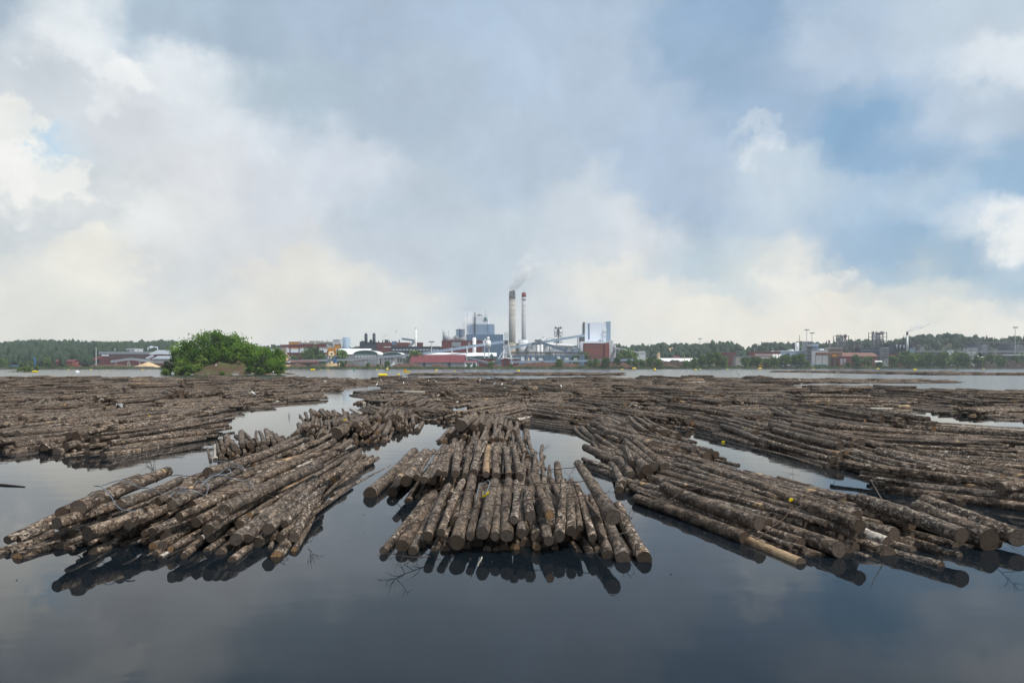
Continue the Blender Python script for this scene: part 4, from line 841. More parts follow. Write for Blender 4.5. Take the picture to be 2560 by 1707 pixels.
heap('bark_bank', 'long reddish brown bark bank along the centre shore', 1268, 1470, 904.5, 694, 'bark', 16, 45); heap('bark_bank', 'brown bark bank behind the birches of the brick building', 1450, 1600, 903, 703, 'bark', 16, 46); heap('log_heap', 'dark log heap under the white long roof', 1600, 1745, 899, 728, 'barkd', 14, 47); heap('bark_bank', 'small reddish bark bank below the white long roof', 1650, 1700, 910, 716, 'bark', 8, 48); heap('bark_heap', 'low bark heap left of the small red hut', 1222, 1262, 911, 690, 'bark', 10, 49)
t = base('white_long_roof', 'low long shed with a bright white roof on the right shore', 'shed', 1700, 760); wall(t, 'dgrey', 1655, 1746, 903, 760, 18); roof_long(t, 'roofw', 1652, 1749, 903, 895, 760, 18)
heap('sand_slope', 'bare pale sand patch high in the trees left of centre right ridge', 1672, 1694, 868, 1080, 'dust', 30, 50); heap('sand_slope', 'small tan sand streak below the higher sand patch', 1643, 1655, 880, 1000, 'dust', 14, 51)
heap('sand_heap', 'pale sand mound left of the white long roof', 1614, 1626, 894, 770, 'dust', 8, 52)
t = base('plum_house', 'small plum red house roof above the white long roof', 'house', 1692, 800); wall(t, 'redd', 1685, 1699, 893, 800, 8); roof_long(t, 'red', 1685, 1699, 893.5, 890, 800, 8)
for px, q, Y, lab in ((1750, 847, 1150, 'floodlight mast rising over the ridge right of centre'), (2017, 825, 900, 'taller floodlight mast behind the grey plant'), (2030, 833, 905, 'shorter floodlight mast behind the grey plant'), (2538, 819, 880, 'floodlight mast between the dark round tanks'), (1887, 870, 960, 'dark floodlight mast over the red brick office')): mast(lab, px, q, Y)
mast('thin steel vent stack beside the white silo of the grey plant', 1999, 838, 905, head=False, name='vent_stack', m='dgrey')
for px, q, lab in ((1711, 891, 'left yellow pole at the white long roof'), (1726, 893, 'right yellow pole at the white long roof')): mast(lab, px, q, 745, head=False, name='marker_pole', m='yell2')

# right
t = base('brick_works', 'old red brick works with a flat roof, left of the red office', 'factory', 1820, 860); wall(t, 'redd', 1799, 1840, 883, 860, 20); roof_flat(t, 'red', 1799, 1840, 883, 860, 20, 1.2); windows(t, [(1801, 1838, 887, 891, 8)], 860)
t = base('pale_shed', 'low shed with a pale roof between the two brick buildings', 'shed', 1860, 845); wall(t, 'conc', 1839, 1882, 893, 845, 12); roof_flat(t, 'roofg', 1839, 1882, 892, 845, 12, .8)
t = base('brick_office', 'long red brick office with two rows of windows', 'office', 1917, 850); wall(t, 'brick', 1884, 1951, 881, 850, 20); roof_flat(t, 'redd', 1884, 1951, 881, 850, 20, 1.0); windows(t, [(1888, 1932, 885, 889.5, 9), (1888, 1932, 892, 896.5, 9)], 850, 'lgrey'); MB().pbox(1884, 1888, 878, 881, 850, 4, 2).build('chimney', M['brick'], t)
for k, px in enumerate((1936, 1943.3, 1951)): tank('white_tank', ['left', 'middle', 'right'][k] + ' one of three white tanks beside the brick office', px - 3.3, px + 3.3, 885, 825, 'pipe', .5, 'three white tanks', top='dome')
t = base('grey_plant', 'pale blue grey factory with flat roof behind pointed birches', 'factory', 1985, 860); wall(t, 'blueg', 1950, 2019, 878, 860, 24); roof_flat(t, 'roofw', 1950, 2019, 878, 860, 24, .8); MB().pbox(1966, 1974, 883, 895, 860, .3, -.3).build('gate', M['navy'], t); MB().cone(PX(1978, 868), 868, PZ(878, 868), PZ(873, 868), 4.5, 2.5, 12).build('roof_dome', M['lgrey'], t)
tank('silo', 'white round silo standing on the grey plant roof', 1990, 1999.5, 856, 872, 'pipe', .25, q1=879, top='dome', cat='silo')
t = base('grey_tower', 'grey process tower with galleries at the right of the pale plant', 'tower', 2032, 850); wall(t, 'grey', 2017, 2031, 853, 850, 14); wall(t, 'blueg', 2031.1, 2047, 859, 850, 14, name='side_tower')
for q in (866, 876, 888, 897): MB().pbox(2015, 2048, q, q + 1.3, 850, 2, -2).build('gallery', M['dgrey'], t)
windows(t, [(2019, 2030, 856, 860, 2), (2019, 2030, 869, 873, 2)], 850, 'navy')
t = base('teal_plant', 'light grey hall with teal lower wall between tower and brown roof', 'hall', 2058, 845); wall(t, 'lgrey', 2030, 2070, 877, 845, 20); MB().pbox(2034, 2068, 911, 915, 845, .3, -.3).build('band', M['teal'], t); roof_flat(t, 'roofw', 2050, 2070, 876.5, 845, 20, .6)
for a, m in ((2060, 'offw'),): MB().pbox(2053, 2064, 871, 877, 845, 5, 4).build('roof_house', M[m], t)
rack('rust_trestle', 'rust brown conveyor trestle in front of the teal hall', 2040, 2105, (882, 884, 887), 835, 'brown', 16, .9)
t = base('brown_hall', 'red hall with a wide rust brown pitched roof', 'hall', 2146, 835); Y = 835; wall(t, 'redd', 2098, 2194, 890, Y, 24)
MB().prismx([(Y - .6, PZ(891.5, Y)), (Y + 12, PZ(881, Y)), (Y + 25, PZ(891.5, Y))], PX(2096, Y), PX(2196, Y)).build('roof', M['brown'], t); windows(t, [(2100, 2116, 896, 912, 2)], Y, 'grey', 'panel'); windows(t, [(2130, 2170, 898, 903, 5)], Y, 'glass')
def frame_tower(label, p0, p1, q0, q1, Y, cols, m='dgrey', tm='grey'):
    t = base('refinery_frame', label, 'process tower', (p0 + p1) / 2, Y); nb = 4; b = MB()
    for i in range(nb + 1):
        px = p0 + (p1 - p0) * i / nb
        for dy in (0, 9): b.beam((PX(px, Y), Y + dy, PZ(q1, Y)), (PX(px, Y), Y + dy, PZ(q0 + random.uniform(0, 6), Y)), .6, .6)
    for k in range(5):
        q = q1 + (q0 - q1) * (k + .8) / 5
        for dy in (0, 9): b.beam((PX(p0 - 1, Y), Y + dy, PZ(q, Y)), (PX(p1 + 1, Y), Y + dy, PZ(q, Y)), .5, .5)
    b.build('steel_frame', M[m], t)
    for px, w_, qt in cols: MB().cone(PX(px, Y), Y + 4.5, PZ(q1, Y), PZ(qt, Y), w_ / F * Y, w_ / F * Y, 12).build('column', M[tm], t, True); MB().ball((PX(px, Y), Y + 4.5, PZ(qt, Y)), w_ / F * Y, w_ / F * Y, w_ / F * Y, 10, 6).build('column_head', M[tm], t, True)
    for k in range(9):
        px = random.uniform(p0, p1); q = random.uniform(q0, q1 - 5); MB().pbox(px - 1.5, px + 1.5, q, q + 2.4, Y, 3, random.uniform(0, 6)).build('equipment', M[random.choice(['dgrey', 'lgrey', 'navy', 'redd'])], t)
    b = MB()
    for k in range(6):
        px = random.uniform(p0, p1); b.tube([(PX(px, Y), Y + 2, PZ(q0 + 8, Y)), (PX(px, Y), Y + 2, PZ(q0 - 1, Y)), (PX(px + 3, Y), Y + 2, PZ(q0 - 2, Y)), (PX(px + 4, Y), Y + 2, PZ(q0 + 5, Y))], .4, 6)
    b.build('pipe', M[m], t); return t
frame_tower('dark open process tower left of the brown roofed hall', 2092, 2122, 838, 880, 870, [(2099, 2.6, 845), (2109, 3.4, 842), (2117, 2.4, 850)]); frame_tower('tallest dark steel frame with columns above the brown roof', 2181, 2217, 830, 880, 868, [(2188, 4.0, 837), (2200, 4.6, 835), (2211, 2.0, 846)]); frame_tower('low dark process frame between the two taller ones', 2133, 2160, 855, 880, 872, [(2139, 2.2, 860), (2155, 2.6, 857)]); frame_tower('dark steel deck with red rails right of the smoking stack', 2262, 2300, 852, 884, 862, [(2268, 1.6, 860), (2288, 2.2, 858)])
for px, q, lab in ((2073, 851, 'short black stack left of the dark process tower'),): t = base('black_stack', lab, 'stack', px, 880); MB().cone(PX(px, 880), 880, ground(px, 880), PZ(q, 880), 1.1, 1.0, 10).build('flue', M['dgrey'], t, True); MB().cone(PX(px, 880), 880, PZ(q + 2, 880), PZ(q, 880) + .1, 1.25, 1.25, 10).build('rim', M['navy'], t)
t = base('olive_hall', 'dull olive flat hall below the left dark process tower', 'hall', 2085, 856); wall(t, 'beige', 2073, 2107, 868, 856, 12); roof_flat(t, 'dgrey', 2070, 2110, 875, 854, 3, 1.4); windows(t, [(2074, 2106, 869.5, 873, 7)], 856, 'dgrey')
t = base('navy_hall', 'long navy hall behind the brown roof', 'hall', 2178, 862); wall(t, 'navy', 2150, 2208, 871, 862, 20); roof_flat(t, 'dgrey', 2150, 2208, 871, 862, 20, .6); windows(t, [(2152, 2206, 874, 876, 8)], 862, 'blued')
t = base('stair_tower', 'white and grey stair tower between navy halls', 'stair tower', 2215, 845); wall(t, 'grey', 2208, 2222, 868, 845, 8)
for q in (871, 878, 885, 892): MB().pbox(2207, 2223, q, q + 1.4, 845, 1, -1).build('landing', M['dgrey'], t)
t = base('navy_block', 'dark navy block left of the smoking steel stack', 'building', 2236, 858); wall(t, 'navy', 2222.3, 2274, 860, 858, 18, 884); wall(t, 'redd', 2222.3, 2287, 884.2, 858, 16, name='red_lower_wall', dy=-.5); wall(t, 'blueg', 2274.3, 2287, 871, 858, 14, 884, 'grey_bay', .3); windows(t, [(2226, 2272, 865, 867, 6)], 858, 'dgrey')
t = base('steel_stack', 'pale steel stack with dark top, trailing smoke on the right', 'stack', 2268.4, 852); MB().cone(PX(2268.4, 852), 852, PZ(885, 852), PZ(838, 852), 1.35, 1.15, 14).build('flue', M['pipe'], t, True); MB().cone(PX(2268.4, 852), 852, PZ(838, 852) + .003, PZ(829, 852), 1.2, 1.15, 14).build('flue_top', M['dgrey'], t, True)
for k, (px, q) in enumerate(((2243, 861), (2252, 862), (2261, 863))): tank('vent_tank', ['left', 'middle', 'right'][k] + ' small white tank on the navy block left of the smoking stack', px - 1.8, px + 1.8, q, 856, 'offw', .3, 'small tanks on the navy block', q1=871, top='dome')
rack('pipe_bridge', 'long dark pipe bridge on posts along the right shore', 2287, 2600, (876.5, 879, 884, 889), 850, 'dgrey', 14, .5)
t = base('dark_substation', 'low dark building under the pipe bridge left of the white hut', 'building', 2325, 856); wall(t, 'navy', 2292, 2358, 879, 856, 14); roof_flat(t, 'dgrey', 2292, 2358, 879, 856, 14); windows(t, [(2296, 2356, 884, 888, 7)], 856, 'dgrey')
t = base('white_hut', 'white hut with small masts under the pipe bridge', 'hut', 2374, 848); wall(t, 'offw', 2364, 2384, 876, 848, 9); roof_flat(t, 'roofg', 2364, 2384, 876, 848, 9); windows(t, [(2368, 2372, 884, 892, 1)], 848, 'navy', 'door'); roof_flat(t, 'roofw', 2368, 2380, 892, 845, 3, .4, name='porch')
t = base('slanted_shed', 'small grey slanted shed right of the steel deck', 'shed', 2306, 856); wall(t, 'grey', 2300, 2310, 867, 856, 8); MB().prism([(PX(2299, 856), PZ(864, 856)), (PX(2312, 856), PZ(874, 856)), (PX(2312, 856), PZ(876, 856)), (PX(2299, 856), PZ(866, 856))], 855.6, 864).build('roof', M['grey'], t)
t = base('pale_unit', 'pale plant unit with railings left of the first dark tank', 'plant unit', 2430, 862); wall(t, 'lgrey', 2418, 2444, 872, 862, 8); windows(t, [(2420, 2442, 874, 876, 5)], 862); roof_flat(t, 'offw', 2418, 2444, 871, 862, 8)
for a, b_, lab in ((2437, 2482, 'first big dark round tank behind the right birches'), (2518, 2572, 'second big dark round tank cut by the right edge')): tank('dark_tank', lab, a, b_, 858, 885, 'navy', .06, 'big dark tanks on the right', n=32)
rack('tank_catwalk', 'dark catwalk with pipes over the big round tanks', 2438, 2600, (855, 857.5), 880, 'dgrey', 16, .35)
t = base('blue_roof_shed', 'low open shed with a pale roof strip at the far right shore', 'shed', 2532, 835); wall(t, 'dgrey', 2510, 2600, 889, 835, 10); roof_flat(t, 'lgrey', 2508, 2602, 889, 834, 11, 1.6)
for k, (a, b_, q, lab) in enumerate([(2395, 2440, 894, 'rusty log stack behind birches left of the flying gull'), (2440, 2500, 894, 'rusty log stack behind the flying gull'), (2505, 2590, 895, 'rusty log stack at the right edge of the shore'), (1818, 1858, 902, 'orange brown timber stack right of the twin tall birches')]): heap('log_stack', lab, a, b_, q + 9, 818 if a > 2000 else 760, 'barkd', 8, 60 + k, rough=.5)
t = base('tanker_truck', 'white tank trailer parked before the stair tower', 'truck', 2196, 828); b = MB(); b.tube([(PX(2187, 828), 828, PZ(905, 828)), (PX(2204, 828), 828, PZ(905, 828))], 1.7, 12); b.build('tank_body', M['pipe'], t)
for px in (2189, 2193, 2202): b = MB(); b.tube([(PX(px, 828), 826.6, PZ(909, 828)), (PX(px, 828), 827.1, PZ(909, 828))], .6, 10); b.build('wheel', M['dgrey'], t)
for px, Y, lab in ((1731, 728, 'orange excavator on the shore below the right end of the white roof'), (1901, 738, 'orange excavator on the shore under the brick office birches')):
    t = base('excavator', lab, 'excavator', px, Y, 'orange excavators'); MB().pbox(px - 4, px + 4, 916, 919, Y, 3).build('track', M['dgrey'], t); MB().pbox(px - 3, px + 3.5, 912, 915.8, Y, 3).build('body', M['orange'], t); MB().pbox(px - 2.8, px - .5, 909.5, 912, Y, 2).build('cab', M['orange'], t)
    z = MB(); z.tube([(PX(px, Y), Y, PZ(912, Y)), (PX(px + .6, Y), Y, PZ(904, Y)), (PX(px + 2.5, Y), Y, PZ(908, Y))], .35, 6); z.build('arm', M['yell2'], t)
t = base('orange_crane', 'small orange yellow machine at the foot of the rust brown trestle', 'machine', 2087, 822); MB().pbox(2082, 2092, 886, 892, 822, 4).build('body', M['orange'], t); MB().beam((PX(2087, 822), 822, PZ(887, 822)), (PX(2095, 822), 822, PZ(893, 822)), .6, .6).build('arm', M['orange'], t); wall(t, 'dgrey', 2086, 2088, 892, 822, 1.5, name='stand', dy=1)
t = base('moored_tug', 'dark tugboat with red trim moored before the grey plant', 'boat', 1975, 736); Y = 724
hullp = [(PX(1957, Y), 0.9), (PX(1960, Y), -.3), (PX(1990, Y), -.3), (PX(1995, Y), 1.3)]; t.location = (PX(1976, Y), Y, 0)
MB().prism(hullp, Y - 1.6, Y + 1.6).build('hull', M['navy'], t); MB().pbox(1966, 1976, 913.6, 916.4, Y, 2, -1).build('deckhouse', M['redd'], t); MB().pbox(1968, 1974, 911.5, 913.6, Y, 1.6, -.8).build('bridge', M['offw'], t); MB().cone(PX(1979, Y), Y, .8, PZ(911, Y), .3, .25, 8).build('funnel', M['dgrey'], t)

# ---------------------------------------------------------------- floating things on the lake
def at(px, py): x, y = G(px, py); return x, y
def buoy(px, py, wpx, lab, kind='drum', m='yellow'):
    x, y = at(px, py); s = wpx / F * y / 2; t = thing('buoy', lab, 'buoy', (x, y, 0), 'yellow buoys on the lake')
    if kind == 'drum':
        b = MB(); b.tube([(x - s, y, s * .38), (x - s * .97, y, s * .38), (x + s * .97, y + s * .2, s * .38), (x + s, y + s * .2, s * .38)], s * .44, 16); b.build('float', M[m], t)
        for k in (-.6, 0, .6): b = MB(); b.tube([(x + k * s - .03, y + s * .1, s * .38), (x + k * s + .05, y + s * .1, s * .38)], s * .475, 16); b.build('rib', M[m], t)
    elif kind == 'cone':
        MB().cone(x, y, -.2, s * .45, s, s * .9, 14).build('base', M['dgrey'], t); MB().cone(x, y, s * .45 + .003, s * 1.5, s * .85, s * .25, 14).build('float', M[m], t); MB().cone(x, y, s * 1.5, s * 2.0, s * .16, s * .1, 8).build('top_mark', M['yell2'], t)
    else:
        MB().ball((x, y, s * .25), s, s * .8, s * .6, 14, 8).build('float', M[m], t, True); MB().cone(x, y, s * .7, s * 1.1, s * .16, s * .12, 8).build('eye', M['dgrey'], t)
for a in [(957, 942, 20, 'largest yellow drum buoy, at the edge of the log field'), (782, 926, 10, 'yellow drum buoy right of the island', 'drum'), (968, 926, 9, 'orange brown topped yellow buoy behind the big drum', 'cone', 'yell2'), (942, 925, 5, 'small yellow buoy left of the orange brown one', 'ball'),
          (996, 937, 8, 'flat yellow buoy right of the biggest drum', 'ball'), (803, 925, 4, 'tiny faded buoy right of the drum buoy beside the island', 'ball', 'yell2'), (820, 926, 5, 'small faded buoy between drum buoy and green marker', 'ball', 'yell2'), (1091, 926, 7, 'yellow buoy behind the left end of the far log boom', 'ball'), (1087, 930, 4, 'pale yellow float touching the far log boom', 'ball', 'yell2'),
          (1137, 928, 5, 'low yellow float behind the middle of the far boom', 'ball'), (1191, 923, 3, 'tiny orange float near the shore bushes', 'ball', 'orange'), (1246, 923, 4, 'tiny brownish buoy below the red hut', 'ball', 'orange'), (1296, 928, 8, 'round bright yellow buoy above the far boom', 'ball'), (1555, 924, 6, 'yellow buoy below the brick building birches', 'ball'), (1586, 923, 9, 'flat long yellow float right of the brick building', 'drum'),
          (1637, 927, 9, 'cone shaped yellow buoy with dark base', 'cone'), (1739, 924, 6, 'left one of two yellow buoys below the yellow poles', 'ball'), (1751, 923, 5, 'right one of two yellow buoys below the yellow poles', 'ball'), (1819, 923.5, 5, 'yellow buoy right of the tall twin birches', 'ball'), (1900, 923, 9, 'yellow float below the orange excavator', 'drum'), (2034, 922.6, 5, 'round yellow buoy at the right log boom', 'ball'), (2195, 923, 7, 'flat yellow buoy behind the right boom, under the brown hall', 'ball'),
          (2288, 926, 9, 'yellow float touching the right log boom', 'drum'), (2459, 922.6, 5, 'yellow buoy under the flying gull', 'ball'), (87, 931, 11, 'flat yellow raft float beside the tiny islet', 'drum'), (171, 924, 4, 'small yellow buoy below the red storage shed', 'ball'), (227, 925, 5, 'yellow buoy below the dark bark bank', 'ball'), (268, 926, 4, 'small pale buoy left of the sawdust heap', 'ball', 'yell2'), (355, 925, 5, 'yellow buoy below the sawdust heap', 'ball')]: buoy(*a)
x, y = at(1017, 931); t = thing('work_boat', 'small yellow work boat with orange brown cover at the far boom', 'boat', (x, y, 0)); b = MB(); b.prism([(x - 1.4, .9), (x - 1.6, -.2), (x + 1.4, -.2), (x + 2.0, .5)], y - .7, y + .7); b.build('hull', M['yellow'], t); MB().prism([(x - 1.35, .9), (x - .2, .85), (x - .4, 1.7), (x - 1.2, 1.8)], y - .5, y + .5).build('cover', M['orange'], t)
x, y = at(193, 931); t = thing('dome_float', 'white domed float on open water at the left', 'float', (x, y, 0)); MB().ball((x, y, .1), .95, .9, .85, 14, 8).build('shell', M['white'], t, True); MB().cone(x, y, -.2, .12, 1.0, 1.0, 14).build('skirt', M['blueg'], t)
x, y = at(885, 927); t = thing('channel_marker', 'green spar channel marker standing in the lake', 'marker', (x, y, 0)); MB().cone(x, y, -.5, PZ(918.5, y), .32, .26, 10).build('spar', M['green'], t); MB().cone(x, y, -.2, .5, .6, .5, 10).build('collar', M['dgrey'], t)
# islet on the left
ix, iy = at(60, 930); V = []
for j in range(14):
    for i in range(40):
        u = -1 + 2 * i / 39; v = -1 + 2 * j / 13; d = math.hypot(u, v); V.append((ix + u * 8.5, iy + v * 3, max(-.4, .75 * (1 - d ** 2) + .25 * math.sin(u * 9) * math.sin(v * 5 + 1) - .1)))
tag(mesh_from('islet', V, np.array([(j * 40 + i, j * 40 + i + 1, (j + 1) * 40 + i + 1, (j + 1) * 40 + i) for j in range(13) for i in range(39)]), im, smooth=True), kind='structure')
for k, (dx, h, rx, lab) in enumerate([(-1.5, 1.9, 1.6, 'rounded bush on the left part of the tiny islet'), (1.6, 2.3, 1.8, 'largest bush in the middle of the tiny islet'), (3.6, 1.4, 1.2, 'low bush at the right tip of the tiny islet'), (6.2, 4.0, .8, 'thin sapling standing right of the tiny islet')]):
    make_tree('bush', lab, 'bush', (ix + dx, iy, .2), h, rx, 'round', 500, 12, .3, 'leafs', 'trunk', 400 + k, 'bushes on the tiny islet', zc=h * .5, rz=h * .5)

# ---------------------------------------------------------------- log rafts
def lmat():
    m = bpy.data.materials.new('log_bark'); m.use_nodes = True; n = NT(m.node_tree); p = n.n['Principled BSDF']
    lc = n.new('ShaderNodeAttribute', attribute_name='lc').outputs['Vector']; rn = n.new('ShaderNodeAttribute', attribute_name='rnd').outputs['Fac']
    mp = n.new('ShaderNodeMapping'); n.l.new(lc, mp.inputs[0]); mp.inputs['Scale'].default_value = (1, 1, .45); ml = mp.outputs[0]
    mq = n.new('ShaderNodeMapping'); n.l.new(lc, mq.inputs[0]); mq.inputs['Scale'].default_value = (1, 1, 1.5)
    c = n.mix(n.step(n.noise(ml, 5.0, 6, .65), .38, .62), (.028, .019, .014), (.165, .120, .086))
    c = n.mix(n.step(rn, .35, .95, 0, .6, smooth=False), c, n.mix(n.step(n.noise(ml, 8, 5, .6), .35, .65), (.035, .031, .028), (.175, .153, .134)))
    flk = n.math('FRACT', n.math('MULTIPLY', rn, 7.31))             # how flaky this log's bark is
    fl = n.noise(ml, 17.0, 7, .70, dist=.5)
    c = n.mix(n.math('MULTIPLY', n.step(fl, .50, .61), n.math('MULTIPLY_ADD', flk, .72, .22)), c, n.mix(n.step(n.noise(ml, 6, 3), .35, .65), (.42, .325, .24), (.68, .575, .475)))
    dk = n.noise(mq.outputs[0], 15.0, 6, .70, dist=.9)
    c = n.mix(n.math('MULTIPLY', n.step(dk, .505, .56), n.math('MULTIPLY_ADD', flk, .3, .67)), c, (.020, .014, .011))
    c = n.mix(n.step(n.noise(lc, 2.1, 3, .5), .68, .72, 0, .85), c, n.mix(n.step(n.noise(ml, 9, 4), .35, .65), (.28, .16, .075), (.52, .36, .20)))
    c = n.mix(n.math('MULTIPLY', n.step(rn, .981, .984), n.step(n.noise(mq.outputs[0], 6, 5, .6), .40, .52, .15, 1)), c, (.50, .46, .40))
    c = n.mix(n.step(rn, .989, .992), c, n.mix(n.step(n.noise(ml, 6, 6, .65), .38, .62), (.16, .10, .06), (.42, .30, .18)))
    n.put(p.inputs['Base Color'], c); p.inputs['Roughness'].default_value = .8; p.inputs['Specular IOR Level'].default_value = .25
    h = n.math('SUBTRACT', n.noise(ml, 22, 5, .65), n.math('MULTIPLY', n.step(dk, .54, .62), .5))
    bp = n.new('ShaderNodeBump'); bp.inputs['Strength'].default_value = .9; bp.inputs['Distance'].default_value = .02
    n.l.new(h, bp.inputs['Height']); n.l.new(bp.outputs[0], p.inputs['Normal']); return m
def emat():
    m = bpy.data.materials.new('log_end_grain'); m.use_nodes = True; n = NT(m.node_tree); p = n.n['Principled BSDF']
    lc = n.new('ShaderNodeAttribute', attribute_name='lc').outputs['Vector']; rn = n.new('ShaderNodeAttribute', attribute_name='rnd').outputs['Fac']; rg = n.new('ShaderNodeAttribute', attribute_name='ring').outputs['Fac']
    f = n.math('FRACT', n.math('MULTIPLY', rn, 13.7))
    c = n.mix(f, (.075, .055, .04), (.15, .126, .106)); c = n.mix(n.step(f, .94, .96), c, (.36, .22, .11))
    c = n.mix(n.step(n.noise(lc, 16, 5, .6), .42, .66, 0, .6), c, (.045, .034, .027))
    rw = n.math('SINE', n.math('MULTIPLY_ADD', rg, 34.0, n.math('MULTIPLY', n.noise(lc, 7, 2), 4.0)))
    c = n.mix(n.step(rw, .1, .9, 0, .5), c, (.09, .06, .04)); c = n.mix(n.step(rg, .88, .96, 0, .85), c, (.05, .037, .028))
    n.put(p.inputs['Base Color'], c); p.inputs['Roughness'].default_value = .9; p.inputs['Specular IOR Level'].default_value = .15; return m
M['log'], M['end'] = lmat(), emat()
RAFTS = {}
LOGS = []                                    # x, y, z, az, tilt, length, r near, r far, bend, bend phase, raft, layer, rnd
def raft(key, nx_, ny_, az, W, L, layers, fan=0.0, rm=.10, jit=.28, dens=1.0, azj=2.0, z0=0.0, shrink=.16, tiltup=0.0):
    near = key != 'open log field'
    if near: rm *= .84; layers += 1 if layers > 1 else 0
    az = R(az); pu = np.array([math.cos(az), -math.sin(az)]); pd = np.array([math.sin(az), math.cos(az)])
    RAFTS[key] = (nx_, ny_, az, W, L); nb = len(LOGS)
    for k in range(layers):
        Wk = W * (1 - shrink * k); u = -Wk / 2 + random.uniform(0, .15)
        while u < Wk / 2:
            r0 = rm * float(np.clip(rng.lognormal(0, .30), .55, 1.75))
            u += r0 * 1.04
            if random.random() > dens: u += r0; continue
            s = random.gauss(0, jit) + (random.uniform(.2, .6) * k if k else 0)
            l_ = L * random.uniform(.9, 1.1); p = np.array([nx_, ny_]) + pu * u + pd * s
            a = az + R(fan) * (u / (W / 2)) + R(random.gauss(0, azj)); flip = random.random() < .4
            r1 = r0 * random.uniform(.68, .9); ra, rb = (r1, r0) if flip else (r0, r1)
            z = z0 + (-.02 if k == 0 else 0) + r0 * .35 + k * rm * 1.62 + random.gauss(0, .018) - (u / (W / 2)) ** 2 * (.055 if near else .09) * k
            LOGS.append([p[0], p[1], z, a, R(random.gauss(tiltup, .9 if layers > 1 else .5)), l_, ra, rb, abs(random.gauss(0, .035)), random.uniform(0, 6.28), key, k, random.random()]); u += r0 * 1.0
    return nb
def single(key, p0, z0_, p1, z1_, r0, r1, bend=.03, layer=3, rnd=None):     # one log from near end to far end
    d = np.array(p1) - np.array(p0); L = math.sqrt(d @ d + (z1_ - z0_) ** 2)
    LOGS.append([p0[0], p0[1], z0_, math.atan2(d[0], d[1]), math.asin((z1_ - z0_) / L), L, r0, r1, bend, random.uniform(0, 6.28), key, layer, random.random() if rnd is None else rnd])
# centre line of rafts
raft('front centre raft', .15, 11.2, 0, 3.7, 4.2, 2, fan=-4, rm=.098, jit=.22, azj=2.2)
single('front centre raft', G(958, 1377, .05), .05, G(1068, 1241, .12), .12, .062, .075, .03, 0); single('front centre raft', G(1005, 1362, .1), .08, G(1085, 1235, .2), .2, .105, .10, .03, 0); single('front centre raft', G(1032, 1378, .05), .05, G(1110, 1235, .2), .2, .075, .10, .02, 0)
single('front centre raft', G(1612, 1395, .06), .05, G(1545, 1262, .3), .28, .12, .10, .03, 0); single('front centre raft', G(1558, 1395, .06), .05, G(1505, 1262, .3), .25, .115, .09, .02, 0); single('front centre raft', G(1520, 1388, .05), .04, G(1480, 1240, .3), .3, .09, .08, .02, 0)
single('front centre raft', G(1533, 1290, .58), .56, G(1445, 1165, .72), .78, .125, .09, .04, 3)
for a_, b_, z0_, z1_, ra_, rb_ in [((1102,1331),(1157,1203),.3,.55,.068,.07), ((1142,1356),(1180,1195),.2,.55,.125,.10), ((1175,1341),(1202,1212),.28,.55,.068,.06), ((1206,1333),(1236,1206),.32,.6,.108,.10), ((1238,1341),(1246,1215),.28,.55,.075,.07), ((1267,1339),(1272,1203),.3,.6,.108,.09), ((1303,1333),(1312,1220),.33,.55,.078,.065), ((1326,1291),(1322,1225),.5,.6,.09,.085), ((1374,1287),(1335,1190),.52,.68,.08,.07),
                     ((1372,1352),(1345,1235),.22,.5,.085,.075), ((1397,1341),(1409,1203),.28,.6,.10,.075), ((1428,1327),(1418,1208),.34,.6,.085,.07), ((1450,1320),(1428,1200),.36,.6,.055,.05), ((1482,1345),(1440,1210),.26,.6,.07,.065), ((1070,1340),(1120,1215),.26,.45,.08,.075), ((1285,1300),(1290,1205),.48,.62,.07,.06)]:
    single('front centre raft', G(*a_, z0_), z0_, G(*b_, z1_), z1_, ra_, rb_, .03, 3)
raft('second centre raft', -.75, 15.3, 0, 3.6, 5.0, 4, fan=2, rm=.09, jit=.25)
single('second centre raft', G(925, 1234, .08), .08, G(1035, 1128, .3), .3, .155, .13, .05, 0); single('second centre raft', G(980, 1228, .12), .1, G(1062, 1125, .4), .35, .12, .1, .03, 0)
for a_, b_, z0_, z1_, ra_ in [((991,1206),(1048,1135),.40,.52,.085), ((1016,1202),(1066,1130),.42,.56,.135), ((1041,1193),(1085,1126),.52,.60,.07), ((1060,1200),(1096,1130),.45,.56,.085), ((1081,1202),(1110,1128),.42,.58,.095), ((1097,1181),(1120,1116),.62,.66,.07), ((1112,1185),(1128,1113),.60,.66,.07), ((1139,1185),(1145,1110),.60,.68,.095), ((1183,1183),(1195,1112),.60,.68,.10), ((1162,1190),(1170,1118),.54,.62,.075), ((1123,1216),(1150,1140),.28,.45,.09), ((1215,1186),(1222,1115),.58,.66,.08), ((1240,1190),(1240,1118),.56,.64,.085), ((1272,1188),(1262,1118),.56,.64,.075), ((1300,1192),(1285,1122),.52,.6,.09)]:
    single('second centre raft', G(*a_, z0_), z0_, G(*b_, z1_), z1_, ra_, ra_ * .85, .03, 3)
raft('third centre raft', -.75, 20.6, 0, 3.3, 4.8, 4, fan=0, rm=.088, jit=.35)
raft('fourth centre raft', -1.25, 26.9, 0, 3.8, 5.0, 3, fan=0, rm=.12, jit=.35)
single('fourth centre raft', (-2.0, 26.6), .68, (-1.7, 31), .7, .23, .2, .02, 3, .4); single('fourth centre raft', (-1.1, 26.6), .55, (-.9, 31), .6, .18, .15, .02, 3, .3)
raft('fifth centre raft', -2.6, 36, 18, 4.4, 5.2, 3, rm=.10, jit=.4); raft('sixth centre raft', -.4, 33.5, -20, 2.4, 4, 2, rm=.10, jit=.4)
raft('seventh centre raft', -1.5, 42, 40, 5, 5, 2, rm=.10, jit=.4)
